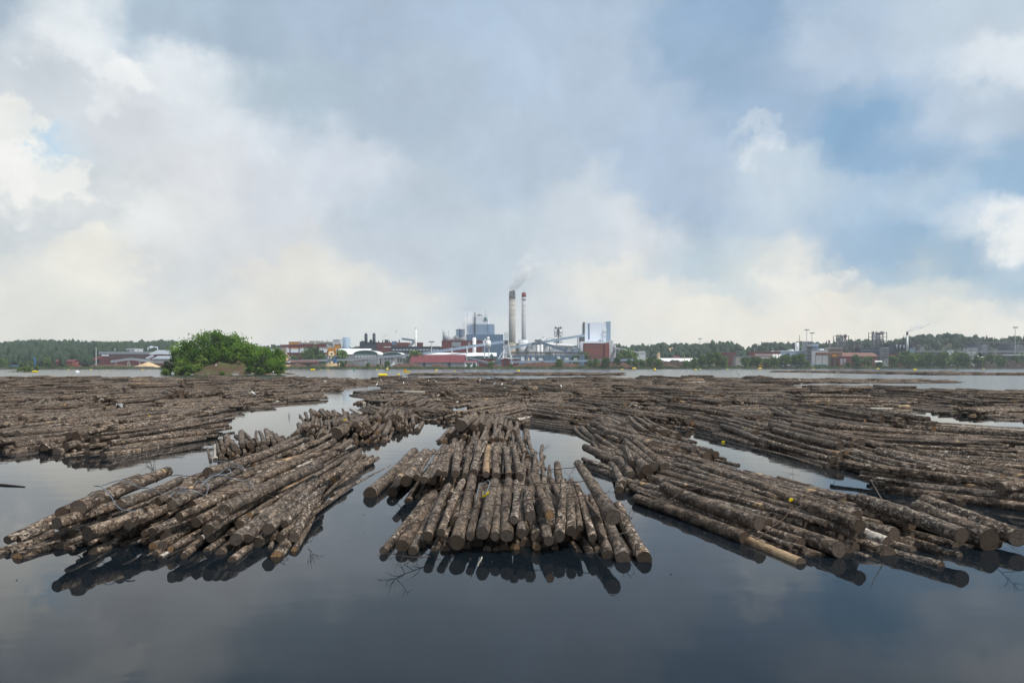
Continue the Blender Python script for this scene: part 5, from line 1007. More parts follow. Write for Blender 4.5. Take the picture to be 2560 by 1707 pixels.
# left rafts
raft('front left raft', -5.95, 11.3, 1, 4.9, 4.8, 4, fan=-9, rm=.082, jit=.5, azj=3.5)
single('front left raft', G(126, 1300, .2), .18, G(250, 1235, .4), .4, .09, .09, .04, 1); single('front left raft', G(160, 1322, .02), .0, G(290, 1240, .2), .2, .09, .09, .02, 0); single('front left raft', G(560, 1275, .55), .54, G(800, 1165, .6), .6, .11, .09, .05, 3, .7)
single('front left raft', G(155, 1280, .6), .58, G(345, 1195, .55), .55, .11, .10, .03, 3, .3); single('front left raft', G(195, 1270, .66), .66, G(420, 1180, .6), .62, .13, .11, .04, 3, .2); single('front left raft', G(735, 1340, .14), .12, G(795, 1235, .3), .3, .085, .10, .03, 1)
for a_, b_, z0_, z1_, ra_, rb_ in [((18,1350),(150,1288),.12,.3,.075,.08), ((46,1349),(200,1288),.1,.28,.07,.08), ((22,1380),(130,1332),.0,.1,.06,.07), ((66,1379),(185,1328),.0,.1,.06,.07), ((448,1291),(600,1222),.5,.55,.072,.065), ((490,1306),(700,1203),.42,.55,.088,.075), ((520,1325),(705,1210),.36,.5,.09,.08), ((589,1349),(760,1215),.2,.42,.108,.085), ((643,1357),(740,1285),.08,.22,.1,.09),
                     ((670,1322),(785,1212),.3,.45,.10,.08), ((218,1334),(352,1285),.36,.45,.12,.11), ((142,1308),(292,1262),.5,.55,.10,.09), ((380,1330),(560,1240),.28,.45,.075,.07), ((320,1312),(480,1240),.4,.5,.085,.075), ((540,1300),(660,1215),.46,.58,.08,.07), ((430,1262),(600,1175),.62,.62,.085,.075), ((300,1262),(450,1200),.62,.62,.09,.08), ((620,1345),(735,1240),.2,.4,.075,.07), ((710,1310),(800,1225),.25,.4,.07,.065), ((700,1345),(775,1262),.1,.25,.075,.07)]:
    single('front left raft', G(*a_, z0_), z0_, G(*b_, z1_), z1_, ra_, rb_, .03, 3)
raft('second left raft', -6.4, 15.7, 1, 4.5, 5.2, 4, fan=-2, rm=.084, jit=.7, azj=4)
single('second left raft', G(830, 1195, .2), .18, G(895, 1132, .35), .33, .12, .12, .04, 2); single('second left raft', G(860, 1185, .05), .05, G(925, 1150, .1), .1, .12, .15, .03, 0); single('second left raft', G(520, 1180, .62), .6, G(740, 1108, .62), .62, .13, .1, .05, 3)
raft('third left raft', -8.3, 22.4, -24, 3.2, 3.8, 2, rm=.105, jit=.3); raft('fourth left raft', -6.4, 26.9, -12, 3.2, 4.8, 4, rm=.11, jit=.35, fan=6)
single('fourth left raft', G(838, 1082, .45), .42, (-6.9, 31), .5, .24, .2, .02, 3, .45); single('fourth left raft', G(808, 1092, .25), .22, (-7.6, 31), .3, .2, .18, .02, 2, .6)
raft('fifth left raft', -5.9, 31.2, -8, 3.2, 4.8, 4, rm=.10, jit=.4); raft('sixth left raft', -8.4, 29.5, -14, 2.4, 5, 2, rm=.105, jit=.4); raft('seventh left raft', -6.6, 36.5, -20, 4.2, 5, 3, rm=.10, jit=.5); raft('eighth left raft', -9.6, 36, -18, 3.0, 5, 2, rm=.10, jit=.5)
# right rafts
raft('front right raft', 6.35, 11.35, -19, 4.7, 5.2, 3, fan=-2, rm=.092, jit=.42, azj=2.5)
single('front right raft', G(1862, 1345, .08), .08, G(1590, 1248, .08), .1, .11, .10, .05, 0); single('front right raft', G(1900, 1305, .3), .28, G(1660, 1215, .35), .34, .13, .12, .05, 2); single('front right raft', G(2545, 1345, .2), .2, G(2310, 1250, .35), .35, .15, .12, .03, 1, .5); single('front right raft', G(2475, 1345, .2), .16, G(2290, 1262, .4), .35, .19, .15, .03, 1, .6)
single('front right raft', G(2150, 1310, .45), .42, G(1900, 1215, .5), .5, .11, .1, .06, 3, .3); single('front right raft', G(2405, 1335, .36), .34, G(2150, 1245, .5), .48, .13, .12, .04, 3, .9); single('front right raft', G(2215, 1352, .16), .14, G(2080, 1300, .3), .3, .10, .09, .03, 1, .986)
raft('second right raft', 5.0, 15.9, -17, 3.4, 5.4, 2, fan=-3, rm=.098, jit=.45); raft('third right raft', 3.3, 15.9, 3, 1.9, 4.8, 3, fan=-6, rm=.115, jit=.3)
raft('fourth right raft', 5.6, 20.9, -12, 2.6, 4.6, 2, rm=.12, jit=.4); raft('fifth right raft', 4.0, 21.8, 0, 2.3, 4.6, 3, fan=0, rm=.11, jit=.4)
single('fourth right raft', G(1634, 1116, .5), .48, (3.6, 26), .5, .2, .16, .03, 3, .5)
raft('sixth right raft', 5.1, 27.0, 0, 4.2, 5, 3, rm=.11, jit=.5); raft('seventh right raft', 4.7, 33, -25, 4.4, 5, 3, rm=.10, jit=.4); single('sixth right raft', G(1585, 1083, .5), .45, G(1481, 1060, .5), .5, .2, .14, .04, 3, .6)
raft('eighth right raft', 7.8, 33.0, -15, 4, 5, 3, rm=.11, jit=.5)
raft('middle right strip', 11.3, 14.9, 0, 4.3, 5.3, 2, fan=-2, rm=.105, jit=.5); raft('second right strip', 11.1, 20.2, 0, 4.2, 5.2, 3, rm=.115, jit=.5); raft('third right strip', 10.7, 25.4, 0, 3.6, 4.8, 3, fan=2, rm=.112, jit=.4)
raft('slanting right raft', 13.2, 12.6, -40, 2.3, 5.4, 2, rm=.115, jit=.4); single('slanting right raft', G(2500, 1215, .45), .4, G(2640, 1205, .5), .45, .14, .13, .02, 3, .5)
raft('right edge raft', 16.8, 15.6, -50, 3.0, 5.2, 2, rm=.115, jit=.4); raft('right edge strip', 17.6, 24.0, -58, 3.2, 5.2, 2, rm=.11, jit=.4)
raft('tall right pile', 16.8, 27.9, -3, 4.2, 5, 5, rm=.115, jit=.3, shrink=.1); raft('second right pile', 10.9, 29.6, -5, 3.6, 5, 4, rm=.115, jit=.3); raft('third right pile', 13.9, 27.5, -8, 2.6, 5, 3, rm=.112, jit=.3); raft('far right strip', 22.4, 26.5, -50, 4, 5, 2, rm=.11, jit=.4)
raft('fourth right pile', 13.8, 33, -12, 4.6, 5, 3, rm=.11, jit=.5); raft('fifth right pile', 18.8, 33.4, -20, 4.8, 5, 3, rm=.11, jit=.5)
# left field, nearest row
raft('left field front raft', -15.3, 23.4, 8, 3.8, 4.8, 4, rm=.115, jit=.4, fan=8); raft('left field corner raft', -19.4, 24.0, 4, 4.0, 4.8, 3, rm=.11, jit=.4, fan=6); raft('left field edge raft', -16.2, 28.0, 6, 3.0, 5.2, 2, rm=.105, jit=.5, fan=8); raft('left field second raft', -18.4, 29.2, 12, 4.4, 5, 3, rm=.115, jit=.5)
single('left field second raft', G(330, 1062, .5), .48, G(515, 1054, .4), .4, .22, .16, .03, 3, .75); raft('left field middle raft', -18.4, 33.8, 2, 4.4, 5, 3, rm=.11, jit=.5); raft('left field third raft', -22.6, 31, 5, 4.4, 5, 3, rm=.11, jit=.5); raft('left field fourth raft', -25.5, 26, 5, 4.4, 5, 2, rm=.11, jit=.5)
NEAR_END = len(LOGS)
# the wide field behind: rafts of the same logs on a loose grid inside the outlines of the field
P_LEFT = [(-160, 1092), (180, 1080), (330, 1062), (420, 1062), (520, 1034), (585, 1022), (715, 1001), (750, 984), (890, 966), (1010, 962), (1060, 950), (820, 950.5), (560, 950), (240, 947.5), (-160, 948)]
P_MID = [(948, 1012), (950, 986), (985, 967), (990, 955), (1030, 950), (1300, 950.5), (1560, 950), (1760, 948.5), (2050, 950.5), (2040, 958), (1905, 960), (2040, 970), (2215, 981.5), (2560, 984), (2760, 985), (2760, 1075), (2470, 1052), (2300, 1042), (2200, 1038), (2050, 1050), (1850, 1048), (1740, 1052), (1600, 1046), (1440, 1062), (1345, 1040), (1270, 1036), (1190, 1030), (1100, 1022), (1062, 1046), (960, 1050), (900, 1036)]
P_SPIT = [(1905, 958.2), (2030, 950), (2200, 949), (2355, 953), (2355, 957.4), (2160, 957.6)]
P_BOOM = [(1035, 938.9), (1060, 936.6), (1300, 936), (1480, 936.4), (1550, 937.2), (1540, 938.7), (1250, 939)]
P_BOOM2 = [(1915, 930), (1990, 929.2), (2150, 930.5), (2300, 933), (2560, 934.5), (2760, 935), (2760, 938), (2560, 938.2), (2330, 937.5), (2200, 934.5), (2060, 932)]
def inpoly(x, y, poly):
    c = False; n_ = len(poly)
    for i in range(n_):
        (x0, y0), (x1, y1) = poly[i], poly[(i + 1) % n_]
        if (y0 > y) != (y1 > y) and x < (x1 - x0) * (y - y0) / (y1 - y0) + x0: c = not c
    return c
def field(poly, ymin, ymax, az0, azs, cross, lay=(1, 1, 2, 3, 3, 4, 6), rm=.102):
    pts = [G(a, b) for a, b in poly]; poly_w = [(p[0], p[1]) for p in pts]
    xs = [p[0] for p in poly_w]; Y = max(ymin, min(p[1] for p in poly_w)); Y1 = min(ymax, max(p[1] for p in poly_w)); cnt = 0
    while Y < Y1:
        X_ = min(xs) + random.uniform(0, 4)
        while X_ < max(xs):
            cx_, cy_ = X_ + random.uniform(-.6, .6), Y + 2.3 + random.uniform(-.8, .8)
            far = min(1.0, Y / 130)
            if abs(cx_) < .80 * cy_ + 3 and random.random() > .07 and inpoly(cx_, cy_, poly_w):
                a = random.gauss(az0, azs)
                if random.random() < cross + .25 * far: a = random.choice([72, -74, 90]) + random.gauss(0, 10)
                L = random.uniform(4.4, 5.2); W = random.uniform(3.6, 4.8); ar = R(a)
                nx_, ny_ = cx_ - math.sin(ar) * L / 2, cy_ - math.cos(ar) * L / 2
                raft('open log field', nx_, ny_, a, W, L, random.choice(lay), fan=random.gauss(0, 5), rm=rm * random.uniform(.78, 1.12), dens=random.choice([1, .95, .85]), jit=.5, azj=3.5 if random.random() < .7 else 13, shrink=.18, z0=random.uniform(-.05, .05))
            X_ += 4.5
        Y += 4.6
    # the outermost logs lie against the rim of the field
field(P_LEFT, 30, 150, 6, 16, .12); field(P_MID, 36, 178, -14, 20, .15); field(P_SPIT, 100, 190, 84, 8, 0.0, (1, 2)); field(P_BOOM, 180, 330, 80, 25, 0.2, (3, 4), .13); field(P_BOOM2, 190, 420, 80, 25, .2, (2, 3, 4), .13)
LA = np.array([r[:10] for r in LOGS], float); LRND = np.array([r[12] for r in LOGS]); NL = len(LOGS)
DIR = np.stack([np.sin(LA[:, 3]) * np.cos(LA[:, 4]), np.cos(LA[:, 3]) * np.cos(LA[:, 4]), np.sin(LA[:, 4])], 1)
SIDE = np.stack([np.cos(LA[:, 3]), -np.sin(LA[:, 3]), np.zeros(NL)], 1); UP = np.cross(SIDE, DIR)
SEED = rng.uniform(0, 60, (NL, 3))
# which logs show most: a coarse depth buffer seen from the picture's place
cand = np.where(LA[:, 1] < 44)[0]
ns, na, BW, BH = 90, 14, 640, 427; sc_ = BW / 2560
tt = np.linspace(0, 1, ns); aa = np.linspace(-.3, math.pi + .3, na)
c_ = cand[:, None, None]
rr = (LA[cand, 6][:, None] * (1 - tt) + LA[cand, 7][:, None] * tt)[:, :, None]
Pc = LA[cand, None, :3] + DIR[cand, None, :] * (LA[cand, 5][:, None, None] * tt[None, :, None])
Ps = Pc[:, :, None, :] + rr[..., None] * (SIDE[cand][:, None, None, :] * np.cos(aa)[None, None, :, None] + UP[cand][:, None, None, :] * np.sin(aa)[None, None, :, None])
Ps = Ps.reshape(len(cand), -1, 3); own = np.repeat(np.arange(len(cand)), Ps.shape[1]); Q = Ps.reshape(-1, 3)
ui = ((1280 + F * Q[:, 0] / Q[:, 1]) * sc_).astype(int); vi = ((HZ - F * (Q[:, 2] - H) / Q[:, 1]) * sc_).astype(int)
ok = (ui >= 0) & (ui < BW) & (vi >= 0) & (vi < BH) & (Q[:, 2] > 0); ui, vi, own, dep = ui[ok], vi[ok], own[ok], Q[ok, 1]
buf = np.full(BW * BH, 1e9); pid = vi * BW + ui; np.minimum.at(buf, pid, dep)
vis = dep < buf[pid] + .04
pairs = np.unique(own[vis].astype(np.int64) * (BW * BH) + pid[vis]); seen = np.bincount(pairs // (BW * BH), minlength=len(cand))
order = cand[np.argsort(-seen)]; top = [int(i) for i in order[:300]]
ORD = 'first second third fourth fifth sixth seventh eighth ninth tenth eleventh twelfth thirteenth fourteenth fifteenth sixteenth seventeenth eighteenth nineteenth'.split() + [a + b for a in ('twenty', 'thirty', 'forty') for b in ('-first', '-second', '-third', '-fourth', '-fifth', '-sixth', '-seventh', '-eighth', '-ninth', '-tenth')]
def log_verts(i, ns_, nr_, rough):
    t_ = np.linspace(0, 1, nr_); a_ = np.arange(ns_) * 2 * math.pi / ns_
    r_ = LA[i, 6] + (LA[i, 7] - LA[i, 6]) * t_; L = LA[i, 5]
    b_ = LA[i, 8] * np.sin(math.pi * t_); cx_, cz_ = b_ * math.cos(LA[i, 9]), b_ * math.sin(LA[i, 9]) * .6
    g_ = np.random.default_rng(i)
    ph = g_.uniform(0, 6.28, 6); rad = r_[:, None] * (1 + rough * (.6 * np.sin(2 * a_[None] + ph[0] + 2 * t_[:, None]) + .5 * np.sin(3 * a_[None] + ph[1] - 5 * t_[:, None]) + .5 * np.sin(23 * t_[:, None] + ph[2])) + g_.normal(0, rough * .55, (nr_, ns_)))
    lx, ly = rad * np.cos(a_)[None], rad * np.sin(a_)[None]
    P = LA[i, :3] + DIR[i] * (L * t_)[:, None, None] + SIDE[i] * (lx + cx_[:, None])[..., None] + UP[i] * (ly + cz_[:, None])[..., None]
    lc = np.stack([lx, ly, np.broadcast_to((L * t_)[:, None], lx.shape)], -1) + SEED[i]
    return P, lc
def kind_of(i):
    v = LRND[i]
    if v >= .991: return 'tan peeled log'
    if v >= .983: return 'whitish birch log'
    r_ = max(LA[i, 6], LA[i, 7])
    return ('thick ' if r_ > .135 else 'slim ' if r_ < .085 else 'medium ') + ('grey log' if v > .6 else 'brown log')
groups = {}
for i in top: groups.setdefault((LOGS[i][10], min(LOGS[i][11], 3)), []).append(i)
LAYN = {0: 'water level', 1: 'second layer', 2: 'third layer', 3: 'top layer'}
NS, NR = 20, 22
quad = np.array([(j * NS + k, j * NS + (k + 1) % NS, (j + 1) * NS + (k + 1) % NS, (j + 1) * NS + k) for j in range(NR - 1) for k in range(NS)])
for (key, lay), ids in groups.items():
    ids.sort(key=lambda i: LA[i, 0] / LA[i, 1])
    for k, i in enumerate(ids):
        P, lc = log_verts(i, NS, NR, .045); loc = P.reshape(-1, 3).mean(0)
        V = P.reshape(-1, 3); Fl = [tuple(q) for q in quad] + [tuple((NR - 1) * NS + q for q in range(NS))]
        o = mesh_from('log', V - loc, Fl, [M['log'], M['end']], [0] * len(quad) + [1], [True] * len(quad) + [False], attrs={'lc': ('FLOAT_VECTOR', lc.reshape(-1, 3)), 'rnd': ('FLOAT', np.full(len(V), LRND[i])), 'ring': ('FLOAT', np.zeros(len(V)))})
        o.location = loc
        where = '%s from the left, %s, %s' % (ORD[k], LAYN[lay], key) if len(ids) > 1 else 'alone, %s, %s' % (LAYN[lay], key)
        tag(o, kind_of(i) + ', ' + where, 'log', 'logs of the ' + key)
        # sawn end facing the viewer
        ring0 = P[0] - loc; ctr = ring0.mean(0); fr = [1.0, .8, .55, .3]
        E = np.concatenate([ctr + (ring0 - ctr) * f for f in fr] + [ctr[None] - DIR[i] * .002]); Fe = [(r_ * NS + q, (r_ + 1) * NS + q, (r_ + 1) * NS + (q + 1) % NS, r_ * NS + (q + 1) % NS) for r_ in range(3) for q in range(NS)] + [(3 * NS + q, 4 * NS, 3 * NS + (q + 1) % NS) for q in range(NS)]
        rg = np.concatenate([np.full(NS, f) for f in fr] + [[0.0]])
        e = mesh_from('cut_end', E, Fe, M['end'], attrs={'lc': ('FLOAT_VECTOR', E - ctr + SEED[i]), 'rnd': ('FLOAT', np.full(len(E), LRND[i])), 'ring': ('FLOAT', rg)})
        e.parent = o
# all other logs: one mass
TOPSET = set(top); rest = [i for i in range(NL) if i not in TOPSET]
def mass(idx, ns_, nr_, rough):
    N = len(idx); ii = np.array(idx); t_ = np.linspace(0, 1, nr_); a_ = np.arange(ns_) * 2 * math.pi / ns_
    r_ = LA[ii, 6][:, None] * (1 - t_) + LA[ii, 7][:, None] * t_
    rad = r_[:, :, None] * (1 + rng.normal(0, rough, (N, nr_, ns_))); lx, ly = rad * np.cos(a_), rad * np.sin(a_)
    b_ = LA[ii, 8][:, None] * np.sin(math.pi * t_); al = LA[ii, 5][:, None] * t_
    P = LA[ii, None, None, :3] + DIR[ii, None, None] * al[:, :, None, None] + SIDE[ii, None, None] * (lx + (b_ * np.cos(LA[ii, 9])[:, None])[:, :, None])[..., None] + UP[ii, None, None] * (ly + (b_ * np.sin(LA[ii, 9])[:, None] * .6)[:, :, None])[..., None]
    lc = np.stack([lx, ly, np.broadcast_to(al[:, :, None], lx.shape)], -1) + SEED[ii, None, None]
    k = ns_ * nr_; qs = np.array([(j * ns_ + q, j * ns_ + (q + 1) % ns_, (j + 1) * ns_ + (q + 1) % ns_, (j + 1) * ns_ + q) for j in range(nr_ - 1) for q in range(ns_)])
    # end discs as fans of quads around the rim: (0,1,2,3),(0,3,4,5)...
    cap = np.array([(0, q, q + 1, q + 2) for q in range(1, ns_ - 2, 2)] if ns_ % 2 == 0 else [])
    capb = cap[:, ::-1] + (nr_ - 1) * ns_
    allq = np.concatenate([qs, cap[:, ::-1], capb[:, ::-1]]) ; mi = np.array([0] * len(qs) + [1] * (2 * len(cap)))
    Fc = (allq[None] + (np.arange(N) * k)[:, None, None]).reshape(-1, 4)
    return P.reshape(-1, 3), lc.reshape(-1, 3), np.repeat(LRND[ii], k), Fc, np.tile(mi, N)
mid = [i for i in rest if LA[i, 1] < 55]; far = [i for i in rest if LA[i, 1] >= 55]
A = mass(mid, 12, 8, .03); B_ = mass(far, 8, 3, .04)
P = np.concatenate([A[0], B_[0]]); lcs = np.concatenate([A[1], B_[1]]); rn = np.concatenate([A[2], B_[2]]); Fc = np.concatenate([A[3], B_[3] + len(A[0])]); mi = np.concatenate([A[4], B_[4]])
tag(mesh_from('floating_logs', P, Fc, [M['log'], M['end']], mi, mi == 0, attrs={'lc': ('FLOAT_VECTOR', lcs), 'rnd': ('FLOAT', rn)}), 'wide field of floating bark covered logs reaching back to the open lake', 'logs', kind='stuff')
print('LOGS', NL, 'near', NEAR_END, 'mid', len(mid), 'far', len(far), 'visible px of 300th', np.sort(seen)[-300])

# ---------------------------------------------------------------- wires, cable, tags, branches, birds
NLA = np.array([i for i in range(NL) if LA[i, 1] < 125])
def top_z(x, y, pad=0.0):
    p = np.array([x, y]); d2 = DIR[NLA, :2]; rel = p - LA[NLA, :2]; L2 = np.linalg.norm(d2, axis=1); s = (rel * d2).sum(1) / L2 ** 2
    ok_ = (s >= 0) & (s <= LA[NLA, 5]); off_ = np.abs(rel[:, 0] * d2[:, 1] - rel[:, 1] * d2[:, 0]) / L2; f = s / LA[NLA, 5]; r_ = LA[NLA, 6] * (1 - f) + LA[NLA, 7] * f + pad; ok_ &= off_ < r_
    if not ok_.any(): return 0.0
    z = LA[NLA, 2] + s * DIR[NLA, 2] + np.sqrt(np.maximum(0, r_ ** 2 - off_ ** 2)); return float(z[ok_].max())
def wire(key, f, lab, slant=0.0):
    x0, y0, az, W, L = RAFTS[key]; pu = np.array([math.cos(az), -math.sin(az)]); pd = np.array([math.sin(az), math.cos(az)]); pts = []
    for u in np.linspace(-W / 2 - .25, W / 2 + .25, 44):
        p = np.array([x0, y0]) + pu * u + pd * (L * f + slant * u); pts.append((u, top_z(p[0], p[1], .012), p))
    solid = [i for i, q in enumerate(pts) if q[1] > .03]; pts = pts[solid[0]:solid[-1] + 1]
    hull = []
    for q in pts:                                # taut over the tops
        while len(hull) >= 2 and (hull[-1][1] - hull[-2][1]) * (q[0] - hull[-2][0]) < (q[1] - hull[-2][1]) * (hull[-1][0] - hull[-2][0]): hull.pop()
        hull.append(q)
    hu = [h[0] for h in hull]; hz = [h[1] for h in hull]
    path = [(p[0], p[1], .65 * np.interp(u, hu, hz) + .35 * max(z, np.interp(u, hu, hz) - .1) + .006) for u, z, p in pts]
    b = MB(); b.tube(path, .0085, 5); o = b.build('binding_wire', M['rust']); tag(o, lab, 'wire', 'binding wires on the rafts')
for a in [('front centre raft', .22, 'rusty wire across the near part of the front centre raft', .05), ('front centre raft', .52, 'rusty wire across the middle of the front centre raft', -.03), ('front centre raft', .86, 'rusty wire across the far end of the front centre raft', .02), ('second centre raft', .25, 'rusty wire across the near part of the second centre raft', .06), ('second centre raft', .55, 'rusty wire over the middle of the second centre raft', -.04), ('third centre raft', .4, 'dark wire across the third centre raft', .03),
          ('front left raft', .3, 'dark wire across the near part of the front left raft', .1), ('front left raft', .62, 'dark wire across the middle of the front left raft', .06), ('second left raft', .35, 'dark wire across the near part of the second left raft', .1), ('second left raft', .7, 'dark wire across the far part of the second left raft', .05), ('front right raft', .3, 'rusty wire slanting over the front right raft', .35), ('front right raft', .72, 'dark wire over the back of the front right raft', .1), ('second right raft', .5, 'dark wire over the second right raft', .1), ('third right raft', .4, 'dark wire over the steep logs of the third right raft', 0), ('third left raft', .5, 'dark wire over the upright ends of the third left raft', 0), ('second right strip', .5, 'dark wire across the strip beyond the right channel', .1)]: wire(*a)
def ground_xy(px, py, z=.5): return G(px, py, z)
def cable(lab, pix, r_=.0095, lift=.03, m='cable', z=.55):
    pts = [np.array(ground_xy(a, b, z)) for a, b in pix]; path = []
    for i in range(len(pts) - 1):
        p0, p1, p2, p3 = pts[max(0, i - 1)], pts[i], pts[i + 1], pts[min(len(pts) - 1, i + 2)]
        for s in np.linspace(0, 1, 8, endpoint=False):
            q = .5 * ((2 * p1) + (-p0 + p2) * s + (2 * p0 - 5 * p1 + 4 * p2 - p3) * s * s + (-p0 + 3 * p1 - 3 * p2 + p3) * s ** 3); path.append((q[0], q[1], top_z(q[0], q[1], .02)))
    z_ = np.array([p[2] for p in path]); zz = np.array([z_[max(0, i - 3):i + 4].max() for i in range(len(z_))]); zz = np.convolve(np.pad(zz, 2, 'edge'), np.ones(5) / 5, 'valid')
    b = MB(); b.tube([(p[0], p[1], max(.0, h_) + lift) for p, h_ in zip(path, zz)], r_, 6); tag(b.build('steel_cable', M[m], None, True), lab, 'cable')
cable('loose grey steel cable looping over the front left raft', [(240, 1238), (300, 1235), (345, 1244), (380, 1246), (430, 1233), (445, 1224), (480, 1230), (520, 1215), (575, 1205), (560, 1192), (500, 1204), (490, 1222), (520, 1236), (500, 1252), (440, 1252), (430, 1240), (470, 1232)])
cable('second grey cable loop on the back of the front left raft', [(500, 1190), (525, 1178), (580, 1180), (610, 1190), (560, 1188), (520, 1196), (560, 1212), (620, 1212), (632, 1228), (600, 1222)])
cable('grey cable end hanging down the front of the front left raft', [(235, 1238), (262, 1262), (300, 1278), (340, 1282)])
cable('short grey cable on the near middle of the front centre raft', [(1190, 1250), (1200, 1222), (1215, 1216), (1225, 1224), (1215, 1244), (1204, 1236)])
def tagmark(px, py, wpx, hpx, lab, ang=0.0, z=.55, m='yellow'):
    x, y = G(px, py, z); zz = top_z(x, y) + .015; s = y / F; w_, h_ = wpx * s / 2, hpx * s / 2; V = []
    k = 6
    for j in range(k + 1):
        f = -1 + 2 * j / k; cx_ = f * w_; cz_ = f * h_ * math.sin(ang) + .02 * math.sin(3 * f); dz = .025
        V += [(x + cx_, y - .02, zz + h_ * (1 + f * .6 * ang) - dz + cz_ * .3), (x + cx_, y - .02, zz + h_ * (1 + f * .6 * ang) + dz + cz_ * .3), (x + cx_, y + .004, zz + h_ * (1 + f * .6 * ang) + dz + cz_ * .3), (x + cx_, y + .004, zz + h_ * (1 + f * .6 * ang) - dz + cz_ * .3)]
    Fs = [(a * 4 + q, a * 4 + (q + 1) % 4, a * 4 + 4 + (q + 1) % 4, a * 4 + 4 + q) for a in range(k) for q in range(4)] + [(3, 2, 1, 0), tuple(4 * k + q for q in range(4))]
    tag(mesh_from('plastic_tag', V, Fs, M[m]), lab, 'tag', 'yellow plastic tags')
for a in [(366, 1236, 26, 10, 'long yellow plastic strip on the front left raft', -.9), (1214, 1242, 16, 12, 'yellow plastic strip lying on the front centre raft', 1.0), (1977, 1244, 9, 13, 'yellow tag standing on the front right raft', 0.1), (646, 1141, 14, 5, 'yellow scrap on the back of the second left raft', -.3), (863, 1061, 8, 5, 'yellow scrap on the fourth left raft', .3), (1808, 1071, 8, 3, 'small yellow scrap beside the right channel', .2), (116, 1063, 5, 6, 'yellow tag on the near part of the left log field', .1), (373, 1046, 5, 3, 'yellow scrap in the middle of the left log field', .1), (994, 1016, 6, 5, 'orange yellow scrap on the back of the left rafts', .2)]: tagmark(*a)
def branch(lab, base_p, d, L, n_, seed, m='twig', r_=.012, sub=True):
    r = np.random.default_rng(seed); b = MB(); d = np.array(d, float); d /= np.linalg.norm(d)
    def grow(p, d, L, r_, lev):
        pts = [np.array(p, float)]
        for k in range(5): d = d + r.normal(0, .16, 3); d /= np.linalg.norm(d); pts.append(pts[-1] + d * L / 5)
        b.tube(pts, r_, 5, r_ * .35)
        if lev < (2 if sub else 0):
            for k in range(n_ if lev == 0 else 3):
                q = pts[r.integers(1, 5)]; dd = d + r.normal(0, .75, 3); grow(q, dd / np.linalg.norm(dd), L * r.uniform(.3, .6), r_ * .6, lev + 1)
    grow(base_p, d, L, r_, 0); tag(b.build('dry_branch', M[m]), lab, 'branch', 'dry branches between the rafts')
x, y = G(1075, 1400); branch('bare forked branch in the water left of the front centre raft', (x, y, .06), (-.75, -.9, .05), .75, 9, 1, r_=.009)
x, y = G(392, 1185, .5); branch('upright bare twig behind the front left raft', (x, y, .3), (-.25, .1, 1), .75, 5, 2)
for k, (px, py, d, lab) in enumerate([(1500, 1235, (.3, -.2, .5), 'tangled twig on the right flank of the front centre raft'), (1560, 1300, (.1, -.6, .2), 'drooping twig at the lower right of the front centre raft'), (1420, 1180, (.4, .2, .8), 'upright twig behind the front centre raft'), (1350, 1120, (.5, 0, .8), 'curved twig right of the third centre raft'), (770, 1310, (.5, -.5, .3), 'twig hanging off the right side of the front left raft'), (712, 1345, (.1, -.4, -.3), 'twig dipping into the water below the front left raft'), (1985, 1195, (0, .1, 1), 'upright twig on the second right raft'), (2085, 1190, (.1, 0, 1), 'thin upright stick behind the front right raft'), (2425, 1165, (-.3, 0, .9), 'curved twig at the small pond on the right'), (2480, 1340, (.2, -.4, .3), 'grassy twig at the right end of the front right raft')]):
    x, y = G(px, py, .3); branch(lab, (x, y, max(.12, top_z(x, y) - .05)), d, .48, 5, 10 + k, r_=.006)
for k, (px, py, d, lab, L) in enumerate([(1546, 1320, (.25, -.5, .5), 'pale peeled stick leaning at the right of the front centre raft', .6), (2215, 1290, (-.3, .2, .6), 'pale curved stick on the front right raft', .55), (1262, 1020, (-.05, 0, 1), 'pale stick standing up beside the fifth centre raft', 1.6), (1205, 1350, (-.1, -.8, -.05), 'pale stick floating before the front centre raft', .5)]):
    x, y = G(px, py, .3); branch(lab, (x, y, max(.04, top_z(x, y) - .04)), d, L, 0, 40 + k, 'pale', .011, False)
x0_, y0_ = G(-40, 1210); x1_, y1_ = G(62, 1217); b = MB(); b.tube([(x0_, y0_, .0), ((x0_ + x1_) / 2, (y0_ + y1_) / 2, .02), (x1_, y1_, .01)], .035, 8, .012); tag(b.build('floating_stick', M['twig']), 'thin dark stick floating alone at the left edge', 'stick')
x, y = G(1846, 940); b = MB(); b.tube([(x + .6, y, -.2), (x, y, .4), (x - .5, y, 1.2), (x - .8, y, 1.7)], .07, 6, .04); tag(b.build('floating_stick', M['twig']), 'dark stick poking out of open water near the far log edge', 'stick')
# pale tarpaulin patches in the left field
for px, py, w_, lab in ((275, 1000, 60, 'flat pale grey sheet lying in the left log field'), (342, 996, 36, 'crumpled whitish sheet right of the flat grey one'), (300, 911 + 104, 24, 'small pale scrap sheet in the left log field')):
    x, y = G(px, py, .5); s = w_ / F * y / 2.6; k = 9; r = np.random.default_rng(int(px)); V = []
    for lay in (0, 1):
        for j in range(k):
            for i in range(k): u, v = -1 + 2 * i / (k - 1), -1 + 2 * j / (k - 1); V.append((x + u * s * (1 + .1 * math.sin(5 * v)), y + v * s * .8 * (1 + .12 * math.sin(4 * u)), .52 + .16 * math.sin(3 * u + px) * math.cos(4 * v) + r.normal(0, .02) * (1 - lay) - .02 * lay))
    Fs = [(a, a + 1, a + k + 1, a + k) for j in range(k - 1) for a in range(j * k, j * k + k - 1)]; Fs += [tuple(q + k * k for q in f[::-1]) for f in Fs]
    tag(mesh_from('tarpaulin', V, Fs, M['tarp']), lab, 'tarpaulin')
r_ = np.random.default_rng(5); V = []; Fs = []
